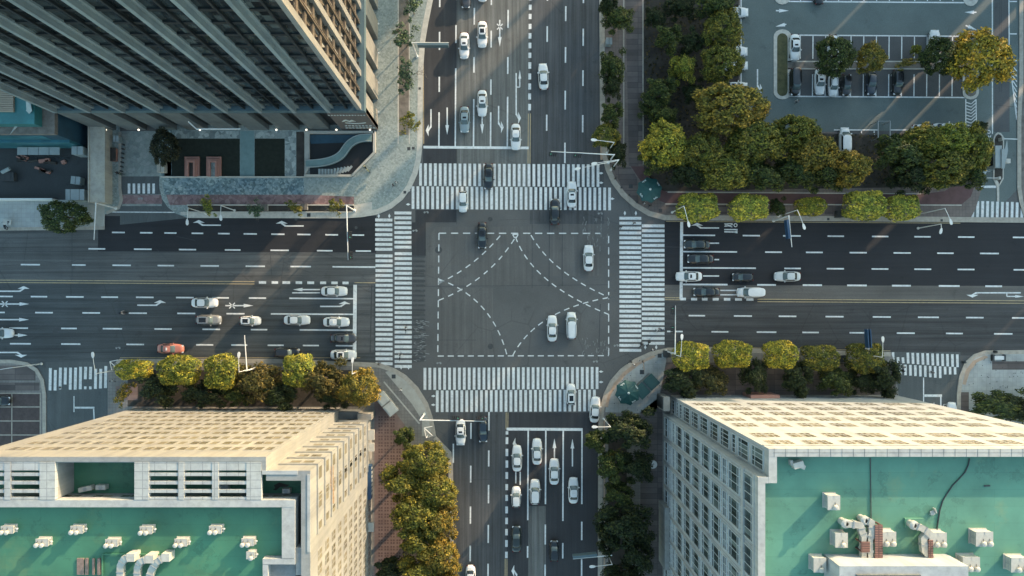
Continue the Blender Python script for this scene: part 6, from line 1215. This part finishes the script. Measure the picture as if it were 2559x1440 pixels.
for a in ((1490, 1098, 36, 30, 'wild', MD, 'green tree at the kerb beside the south stop line', 7), (1568, 1075, 62, 48, 'wild', DK, 'broad dark tree below the green parasol', 8), (1590, 1165, 46, 42, 'wild', DK, 'dark tree by the white round table', 7), (1525, 1160, 40, 46, 'wild', MD, 'green tree with a few orange sprays by the kerb', 7), (1545, 1235, 40, 34, 'wild', MD, 'mid green tree below the white round table', 7), (1560, 1310, 74, 56, 'wild', DK, 'biggest dark tree beside the white building', 9), (1525, 1352, 40, 40, 'wild', DK, 'dark tree at the kerb above the lower lamp', 8), (1592, 1385, 42, 48, 'wild', DK, 'dark tree by the wall near the lower edge', 8), (1560, 1440, 56, 36, 'wild', DK, 'dark tree cut by the lower edge, right of the south road', 8)): tree(*a, grp='trees along the south road, east side')
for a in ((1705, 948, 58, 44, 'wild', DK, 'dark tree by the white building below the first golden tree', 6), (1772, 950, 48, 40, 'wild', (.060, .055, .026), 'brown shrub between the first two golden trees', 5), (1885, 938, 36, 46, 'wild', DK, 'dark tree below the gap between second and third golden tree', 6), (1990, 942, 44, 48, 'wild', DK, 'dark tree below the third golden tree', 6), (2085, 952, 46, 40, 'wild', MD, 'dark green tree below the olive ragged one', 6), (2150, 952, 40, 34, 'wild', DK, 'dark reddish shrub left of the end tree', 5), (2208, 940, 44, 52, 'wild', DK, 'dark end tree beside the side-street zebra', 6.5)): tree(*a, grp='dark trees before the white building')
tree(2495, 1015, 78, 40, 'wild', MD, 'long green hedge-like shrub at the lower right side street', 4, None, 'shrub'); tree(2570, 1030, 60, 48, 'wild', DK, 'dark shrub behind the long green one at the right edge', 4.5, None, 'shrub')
tree(412, 367, 36, 44, 'round', (.030, .032, .024), 'dark bushy tree at the corner of the garden under the tower', 5.5, None)
# bare street trees of the plaza
def bare_mesh(seed):
    rnd = random.Random(seed); mb = MB()
    def grow(p, d, L, r, lv):
        q = p + d*L; mb.tube([p, p.lerp(q, .5) + Vector((rnd.uniform(-.03, .03), rnd.uniform(-.03, .03), 0)), q], [r, r*.8, r*.6], 5)
        if lv:
            for k in range(3): grow(q if k else p.lerp(q, .6), (d + Vector((rnd.uniform(-.9, .9), rnd.uniform(-.9, .9), rnd.uniform(-.1, .35)))).normalized(), L*rnd.uniform(.55, .8), r*.55, lv - 1)
    grow(Vector((0, 0, 0)), Vector((.05, 0, 1)), .5, .022, 4); return mb.mesh('branches', M['twig'])
BM_ = [bare_mesh(41), bare_mesh(42)]
for k, (u, v, s_, colr, lab) in enumerate(((1030, 18, 5.2, TE, 'leafy bare-branched tree on the plaza strip at the upper edge'), (1012, 100, 5.4, TE, 'bare-branched tree on the plaza strip by the blue sign board'), (1020, 190, 5.8, TE, 'bare-branched tree in the middle of the plaza strip'), (1022, 306, 4.6, OL, 'small bare-branched tree near the lower end of the plaza strip'), (522, 520, 3.8, YG, 'half-leafed small tree in the street bed beside the driveway'), (645, 526, 3.6, TE, 'half-leafed small tree in the street bed, middle'), (738, 516, 3.4, OL, 'bare pale tree in the street bed, lit by the low sun'), (838, 516, 3.6, OL, 'bare pale tree at the end of the street bed by the signal arm'))):
    p = P(u, v, s_*.6); r = thing('bare_tree', (p.x, p.y, KZ), lab, 'tree', 'bare trees of the plaza', k*1.3); inst('branches', BM_[k % 2], r, (0, 0, 0), 0, (s_*1.15, s_*1.15, s_*.8))
    c = inst('crown', CR['sparse'][k % 2], r, (0, 0, s_*.72), .5*k, (s_*.46, s_*.62, s_*.3)); c.color = rgb(colr)
# undergrowth of the grove
mb = MB(); rnd = random.Random(77)
for k in range(9000):
    u, v = rnd.uniform(1610, 2440), rnd.uniform(-40, 462)
    if u > 1845 and v < 335: continue
    if v > 405 and u < 1660: continue
    p = P(u, v, .2); a = rnd.uniform(0, 6.28); s_ = rnd.uniform(.12, .3); q = Vector((math.cos(a), math.sin(a), 0))*s_; n = Vector((-q.y, q.x, rnd.uniform(.0, .2)))*.6; c = Vector((p.x, p.y, KZ + rnd.uniform(.05, .6)))
    mb.add([c - q, c - n, c + q, c + n], [(0, 1, 2, 3)])
o = mb.obj('undergrowth', M['leaf']); o.color = rgb((.045, .038, .022)); tag(o, 'dark dry undergrowth on the floor of the grove', 'undergrowth', None, 'stuff')

# ------------------------------------------------------------------ street lamps, signals, signs
def lamp(top, head, h, lab, base=None):
    t_ = P(top[0], top[1], h); hd = P(head[0], head[1], h + .4); r = thing('street_lamp', (t_.x, t_.y, KZ), lab, 'street lamp', 'street lamps'); o = Vector((t_.x, t_.y, KZ))
    mb = MB(); mb.tube([(0, 0, 0), (0, 0, h*.5), (0, 0, h - KZ)], [.11, .085, .06], 8); mb.lathe((0, 0, 0), [(.24, 0), (.24, .12), (.14, .3)], 10); mb.obj('pole', M['white_metal'], r)
    d = hd - t_; mb = MB(); mb.tube([Vector((0, 0, h - KZ - .05)), Vector((d.x*.5, d.y*.5, h - KZ + .3)), Vector((d.x*.86, d.y*.86, h - KZ + .4))], [.065, .05, .045], 6); mb.obj('arm', M['white_metal'], r)
    rz = math.atan2(d.y, d.x); hm_ = MB(); hm_.add([(x, y, z) for z in (-.05, .07) for x, y in ((-.55, -.09), (-.2, -.22), (.25, -.24), (.5, -.1), (.5, .1), (.25, .24), (-.2, .22), (-.55, .09))], [tuple(range(7, -1, -1)), tuple(range(8, 16))] + [(i, (i+1) % 8, 8 + (i+1) % 8, 8 + i) for i in range(8)])
    k = hm_.obj('lamp_head', M['white_metal'], r); k.location = (d.x, d.y, h - KZ + .42); k.rotation_euler = (0, 0, rz)
for a in (((1709, 515), (1721, 561), 8.5, 'street lamp rising through the largest clipped tree'), ((1993, 525), (2009, 567), 8.5, 'street lamp beside the blue sign gantry'), ((2362, 521), (2376, 555), 8.5, 'street lamp near the side-road zebra, north of the east road'), ((239, 934), (232, 887), 8.5, 'street lamp reaching over the western side street'), ((597, 930), (597, 887), 8.5, 'street lamp beside the white gantry pole on the west road'), ((880, 935), (881, 900), 8.5, 'street lamp over the rust tree at the corner'), ((1701, 891), (1704, 842), 8.5, 'street lamp over the first golden tree by the signal mast'), ((2205, 893), (2206, 848), 8.5, 'street lamp standing by the dark end tree'), ((1530, 1411), (1480, 1416), 8.5, 'street lamp at the lower end of the south road'), ((1526, 1067), (1486, 1067), 8.5, 'street lamp over the green tree by the south stop line'), ((1535, 356), (1484, 350), 8.5, 'street lamp over the brownish tree by the promenade'), ((1546, 401), (1443, 422), 8.8, 'long-armed street lamp over the north zebra'), ((1547, 399), (1485, 409), 7.8, 'shorter lamp arm just above the long-armed one'), ((470, 520), (468, 556), 7.5, 'thin grey street lamp at the driveway mouth'), ((552, 514), (552, 545), 6.5, 'short pale lamp by the half-leafed tree'), ((2352, 560), (2351, 578), 7, 'grey old lamp head over the kerb near the side-road zebra'), ((30, 919), (-15, 926), 8, 'street lamp arm entering from the left edge above the parking bays')): lamp(*a)
def mast(top, tip, h, lab, heads=(), sign=None, name='signal_mast', cat='traffic signal', side=1):
    t_ = P(top[0], top[1], h); e = P(tip[0], tip[1], h); r = thing(name, (t_.x, t_.y, KZ), lab, cat); d = e - t_; L = d.length; dn = d.normalized(); nn = Vector((-dn.y, dn.x, 0))*side
    mb = MB(); mb.tube([(0, 0, 0), (0, 0, h - KZ + .1)], [.16, .12], 10); mb.lathe((0, 0, 0), [(.3, 0), (.3, .15), (.18, .35)], 10); mb.obj('pole', M['white_metal'], r)
    mb = MB(); mb.tube([(0, 0, h - KZ), (d.x, d.y, h - KZ)], [.105, .065], 8); mb.obj('arm', M['white_metal'], r)
    for f in heads:
        c = dn*L*f + Vector((0, 0, h - KZ)); rz = math.atan2(dn.y, dn.x)
        mb = MB(); mb.obox((0, 0, 0), (1.5, .28, .45)); s_ = mb.obj('signal_head', M['signal'], r); s_.location = c + nn*.28; s_.rotation_euler = (0, 0, rz)
        for q in range(4): mb = MB(); mb.tube([(0, 0, 0), (0, .42*side, -.05)], [.15, .16], 8, cap=False); v_ = mb.obj('visor', M['signal'], s_); v_.location = (-.54 + .36*q, .14*side, .05)
        for q in range(3): mb = MB(); mb.lathe((0, 0, 0), [(.11, -.02), (.11, .02)], 10); v_ = mb.obj('lens', M['lens_green' if q == 2 else 'lens'], s_); v_.location = (-.45 + .36*q, .15*side, 0); v_.rotation_euler = (R(90), 0, 0)
    if sign:
        f0, f1, m_, hs = sign; a, b = dn*L*f0, dn*L*f1; n2 = Vector((-dn.y, dn.x, 0))*.11
        for sgn_ in ((-1,) if hs > 0 else (-1, 1)):
            mb = MB(); c = (a + b)/2; mb.obox((0, 0, 0), ((b - a).length, .16 if hs < 0 else .42, abs(hs)), 0); s_ = mb.obj('sign_panel', M[m_], r); s_.location = c + n2*sgn_*(2.2 if hs < 0 else 4.2) + Vector((0, 0, h - KZ)); s_.rotation_euler = (0, 0, math.atan2(dn.y, dn.x))
    return r
mast((1535, 387), (1377, 379), 6.8, 'signal mast reaching over the north road from the promenade', (.97, .58)); mast((866, 514), (870, 650), 6.8, 'long white signal arm hanging over the west road, by the bare street bed', (.55, .92), None, side=1); mast((240, 508), (235, 600), 6.5, 'white camera arm over the west road beside the driveway', (), None, 'camera_mast', 'camera mast')
mast((1050, 1050), (1210, 1053), 6.8, 'signal mast over the southbound lanes', (.56, .94)); mast((1687, 884), (1688, 764), 6.8, 'signal mast over the eastbound lanes beside the first golden tree', (.9, .5), None); mast((617, 926), (611, 838), 7.2, 'white gantry pole leaning over the west road, beside the tall clipped tree', (), None, 'sign_gantry', 'sign gantry')
mast((1971, 540), (1979, 618), 7.0, 'white gantry arm with a blue board over the east road', (), (.12, .72, 'sign_blue', 1.2), 'sign_gantry', 'sign gantry'); mast((1030, 107), (1121, 107), 7.0, 'blue grey board over the north road beside the bare trees', (), (.15, 1.0, 'sign_teal', 1.3), 'sign_gantry', 'sign gantry'); mast((1528, 1388), (1432, 1397), 7.0, 'pale board over the lower end of the south road', (), (.38, 1.0, 'sign_teal', 1.2), 'sign_gantry', 'sign gantry')
mast((2171, 872), (2168, 823), 6.5, 'blue double board over the east road beside the pale olive tree', (), (.05, 1.0, 'sign_blue', -1.2), 'sign_gantry', 'sign gantry')
for u, v, lab, s in ((1068, 1078, 'white frame sign by the foot of the south signal mast', 'signal'), (283, 912, 'white frame by the foot of the western street lamp', 'lamp')):
    p = P(u, v, 2.5); r = thing('road_sign', (p.x, p.y, KZ), lab, 'sign'); mb = MB(); mb.tube([(-.6, .6, 2.4), (-.2, -1.2, 2.4), (.9, -.8, 2.4), (-.6, .6, 2.4)], .07, 5); mb.tube([(-.6, .6, 2.4), (.9, .9, 2.4)], .07, 5); mb.obj('bar', M['white_metal'], r); mb = MB(); mb.tube([(-.2, -1.2, 0), (-.2, -1.2, 2.4)], .07, 6); mb.obj('post', M['white_metal'], r)
# parasols, booths, kiosk
def parasol(u, v, rpx, lab):
    p = P(u, v, 3.0); rr = rpx*(1 - 3/H)/S; r = thing('parasol', (p.x, p.y, KZ), lab, 'parasol'); mb = MB(); n = 8
    ring = [(rr*math.cos(2*math.pi*k/(2*n) + .2)*(1 if k % 2 == 0 else .86), rr*math.sin(2*math.pi*k/(2*n) + .2)*(1 if k % 2 == 0 else .86), 2.45 if k % 2 == 0 else 2.55) for k in range(2*n)]
    mb.add(ring + [(x*.45, y*.45, 3.0) for x, y, z in ring] + [(0, 0, 3.3)] + [(x, y, z - .22) for x, y, z in ring], [(k, (k+1) % 16, 16 + (k+1) % 16, 16 + k) for k in range(16)] + [(16 + k, 16 + (k+1) % 16, 32) for k in range(16)] + [((k+1) % 16, k, 33 + k, 33 + (k+1) % 16) for k in range(16)]); mb.obj('canopy', M['parasol'], r)
    mb = MB(); mb.lathe((0, 0, 3.28), [(.22, 0), (.22, .06), (.05, .22)], 12); mb.obj('finial', M['parasol_light'], r)
    for k in range(4):
        a = 2*math.pi*k/4 + .6; c = Vector((rr*.78*math.cos(a), rr*.78*math.sin(a), 2.80)); mb = MB()
        for q in range(4): mb.obox((-.05 + .06*(q % 2), -.3 + .2*q, 0), (.30 - .1*(q % 2), .12, .03), .4*(q % 2))
        o = mb.obj('mark', M['parasol_light'], r); o.location = c; o.rotation_euler = (0, R(24), a)
    mb = MB(); mb.tube([(0, 0, 0), (0, 0, 3.2)], .06, 8); mb.lathe((0, 0, 0), [(.5, 0), (.5, .12)], 12); mb.obj('pole', M['grey_metal'], r)
parasol(1570, 982, 33, 'large green parasol with white marks on the south-east corner'); parasol(1624, 474, 33, 'large green parasol half in the shade on the north-east corner')
def kiosk(u, v, ang, lab, m, l, wd, h, cat='kiosk'):
    p = P(u, v, h); r = thing('kiosk', (p.x, p.y, KZ), lab, cat, None, R(ang)); mb = MB(); mb.box((-l/2, -wd/2, 0), (l/2, wd/2, h - KZ)); mb.obj('wall', M['podium'], r)
    for x0, x1 in ((-l/2 - .15, -.12), (.12, l/2 + .15)): mb = MB(); mb.box((x0, -wd/2 - .15, h - KZ), (x1, wd/2 + .15, h - KZ + .14)); mb.box((x0 + .2, -wd/2 + .1, h - KZ + .14), (x1 - .2, wd/2 - .1, h - KZ + .2)); mb.obj('roof_panel', M[m], r)
    mb = MB(); mb.box((-l/2 + .3, -wd/2 - .03, .9), (l/2 - .3, -wd/2, 1.8)); mb.obj('hatch', M['slit'], r)
kiosk(966, 1009, -51, 'grey kiosk with two roof panels at the edge of the pink brick pavement', 'panel', 4.3, 1.7, 2.4); kiosk(1616, 966, 43, 'dark green kiosk with two roof panels behind the south-east parasol', 'booth_green', 4.2, 2.1, 2.5)
p = P(1632, 1161, .8); r = thing('round_table', (p.x, p.y, KZ), 'white round table beside the dark trees by the white building', 'table'); mb = MB(); mb.lathe((0, 0, .7), [(.74, 0), (.76, .03), (.74, .06)], 20); mb.obj('tabletop', M['white_metal'], r); mb = MB(); mb.lathe((0, 0, 0), [(.35, 0), (.3, .05), (.06, .1), (.06, .7)], 10); mb.obj('pedestal', M['grey_metal'], r)
# toll booth and barrier on the little island
p = P(2503, 391, 3.0); r = thing('toll_booth', (p.x, p.y, .13), 'pale roofed toll booth on the narrow island', 'booth'); mb = MB(); mb.box((-1.0, -2.0, 0), (.2, 2.0, 2.7)); mb.obj('wall', M['panel'], r); mb = MB(); mb.prism([(.0, -2.2), (.5, -2.2), (1.15, 1.0), (1.0, 3.0), (.55, 1.4), (.0, 1.3)], 2.75, 2.9); mb.obj('roof', M['panel'], r); mb = MB(); mb.box((-1.05, -1.5, 1.0), (-1.0, 1.5, 2.1)); mb.box((-.9, -2.02, 1.0), (.1, -2.0, 2.1)); mb.obj('window', M['car_glass'], r)
mb = MB(); mb.tube([(-1.9, -1.9, .1), (-1.9, 1.9, .1)], .06, 5); mb.sweep([(-1.7, -2.4, 1.2), (-.9, -2.4, 1.2)], .15, .15); mb.sweep([(-1.7, 2.3, 1.2), (-.4, 2.3, 1.2)], .15, .15); mb.sweep([(-1.75, -2.4, 1.2), (-1.75, 2.3, 1.2)], .12, .12); mb.obj('railing', M['grey_metal'], r)
p = P(2521, 402, 2.4); r = thing('meter_box', (p.x, p.y, .02), 'small white box on a stand right of the toll booth', 'box'); mb = MB(); mb.box((-.4, -.4, 1.5), (.4, .4, 2.3)); mb.obj('housing', M['unit'], r); mb = MB(); mb.tube([(0, 0, 0), (0, 0, 1.5)], .07, 6); mb.obj('post', M['grey_metal'], r)
for u0, v0, u1, v1, lab in ((2498, 445, 2466, 445, 'thin barrier arm lowered over the lane left of the toll booth'), (2506, 347, 2543, 348, 'thin barrier arm across the lane right of the toll booth')):
    a, b = P(u0, v0, 1.1), P(u1, v1, 1.1); r = thing('barrier', (a.x, a.y, .1), lab, 'barrier'); mb = MB(); mb.obox((0, 0, .55), (.4, .5, 1.1)); mb.obj('housing', M['unit'], r); d = b - a; mb = MB(); mb.tube([(0, 0, 1.0), (d.x, d.y, 1.0)], .06, 6); mb.obj('boom', M['white_metal'], r)
a, b = P(2195, 303, 2.6), P(2225, 345, 2.6); c = (a + b)/2; r = thing('metal_gate', (c.x, c.y, .02), 'dark metal height gate with white frame beside the empty bays', 'gate'); w_, d_ = abs(b.x - a.x)/2, abs(b.y - a.y)/2
mb = MB(); mb.tube([(-w_, -d_, 2.5), (-w_, d_, 2.5), (w_, d_, 2.5), (w_, -d_, 2.5)], .11, 6); mb.obj('top_rail', M['grey_metal'], r)
for x in (-w_, w_):
    for y in (-d_, d_): mb = MB(); mb.tube([(x, y, 0), (x, y, 2.5)], .09, 6); mb.obj('post', M['grey_metal'], r)
# bollards, bins, boards
bm = MB(); bm.lathe((0, 0, 0), [(.16, 0), (.15, .7), (.10, .82)], 10); bm = bm.mesh('bollard', M['dark_metal'])
for k, (u, v) in enumerate([(311.5 - .75*k, 363 + 11*k) for k in range(7)]): p = P(u, v); tag(inst('bollard', bm, None, (p.x, p.y, KZ)), 'dark bollard in the long row beside the driveway', 'bollard', 'bollards along the driveway')
for k, (u, v, lab) in enumerate(((1537, 447, 'nearest the promenade'), (1552, 470, 'second from the promenade'), (1571, 488, 'beside the brown slab'), (1591, 506, 'closest to the two people'))): p = P(u, v); tag(inst('bollard', bm, None, (p.x, p.y, KZ)), 'dark bollard on the north-east corner kerb, ' + lab, 'bollard', 'corner bollards')
for k, (u, v, lab) in enumerate(((2405, 905, 'dark ball bollard on the rounded far corner pavement'), (2483, 879, 'dark ball bollard by the bench at the right edge'))): p = P(u, v); tag(inst('bollard', bm, None, (p.x, p.y, KZ), 0, (1.5, 1.5, 1)), lab, 'bollard')
p = P(2501, 895, 1); r = thing('bench', (p.x, p.y, KZ), 'grey bench with dark ends on the pale far corner pavement', 'bench'); mb = MB(); mb.box((-.9, -.35, .4), (.9, .35, .5)); mb.obj('seat', M['white_metal'], r)
for x in (-1.05, 1.05): mb = MB(); mb.box((x - .15, -.6, 0), (x + .15, .6, .55)); mb.obj('leg', M['dark_metal'], r)
for u, v, lab, m_ in ((2110, 897, 'small dark cabinet between the olive trees, south of the east road', 'dark_metal'), (1668, 885, 'dark cabinet by the foot of the east signal mast', 'dark_metal'), (1522, 103, 'grey cabinet between two trees by the promenade', 'panel'), (2100, 535, 'low frame cabinet beside the big clipped tree', 'dark_metal')): crate('cabinet', u - 7, v - 8, u + 7, v + 8, 1.4, m_, lab, 'cabinet')
p = P(18, 556, 1.0); r = thing('notice_board', (p.x, p.y, KZ), 'white board with a dark pictogram at the west edge', 'board', None, -.1); mb = MB(); mb.box((-.75, -.5, .85), (.75, .5, .95)); mb.obj('panel', M['unit'], r); mb = MB(); mb.obox((.25, .1, .96), (.35, .3, .02), .3); mb.obox((.2, -.25, .96), (.15, .25, .02)); mb.obj('pictogram', M['signal'], r); mb = MB(); mb.box((-.1, -.1, 0), (.1, .1, .85)); mb.obj('stand', M['grey_metal'], r)
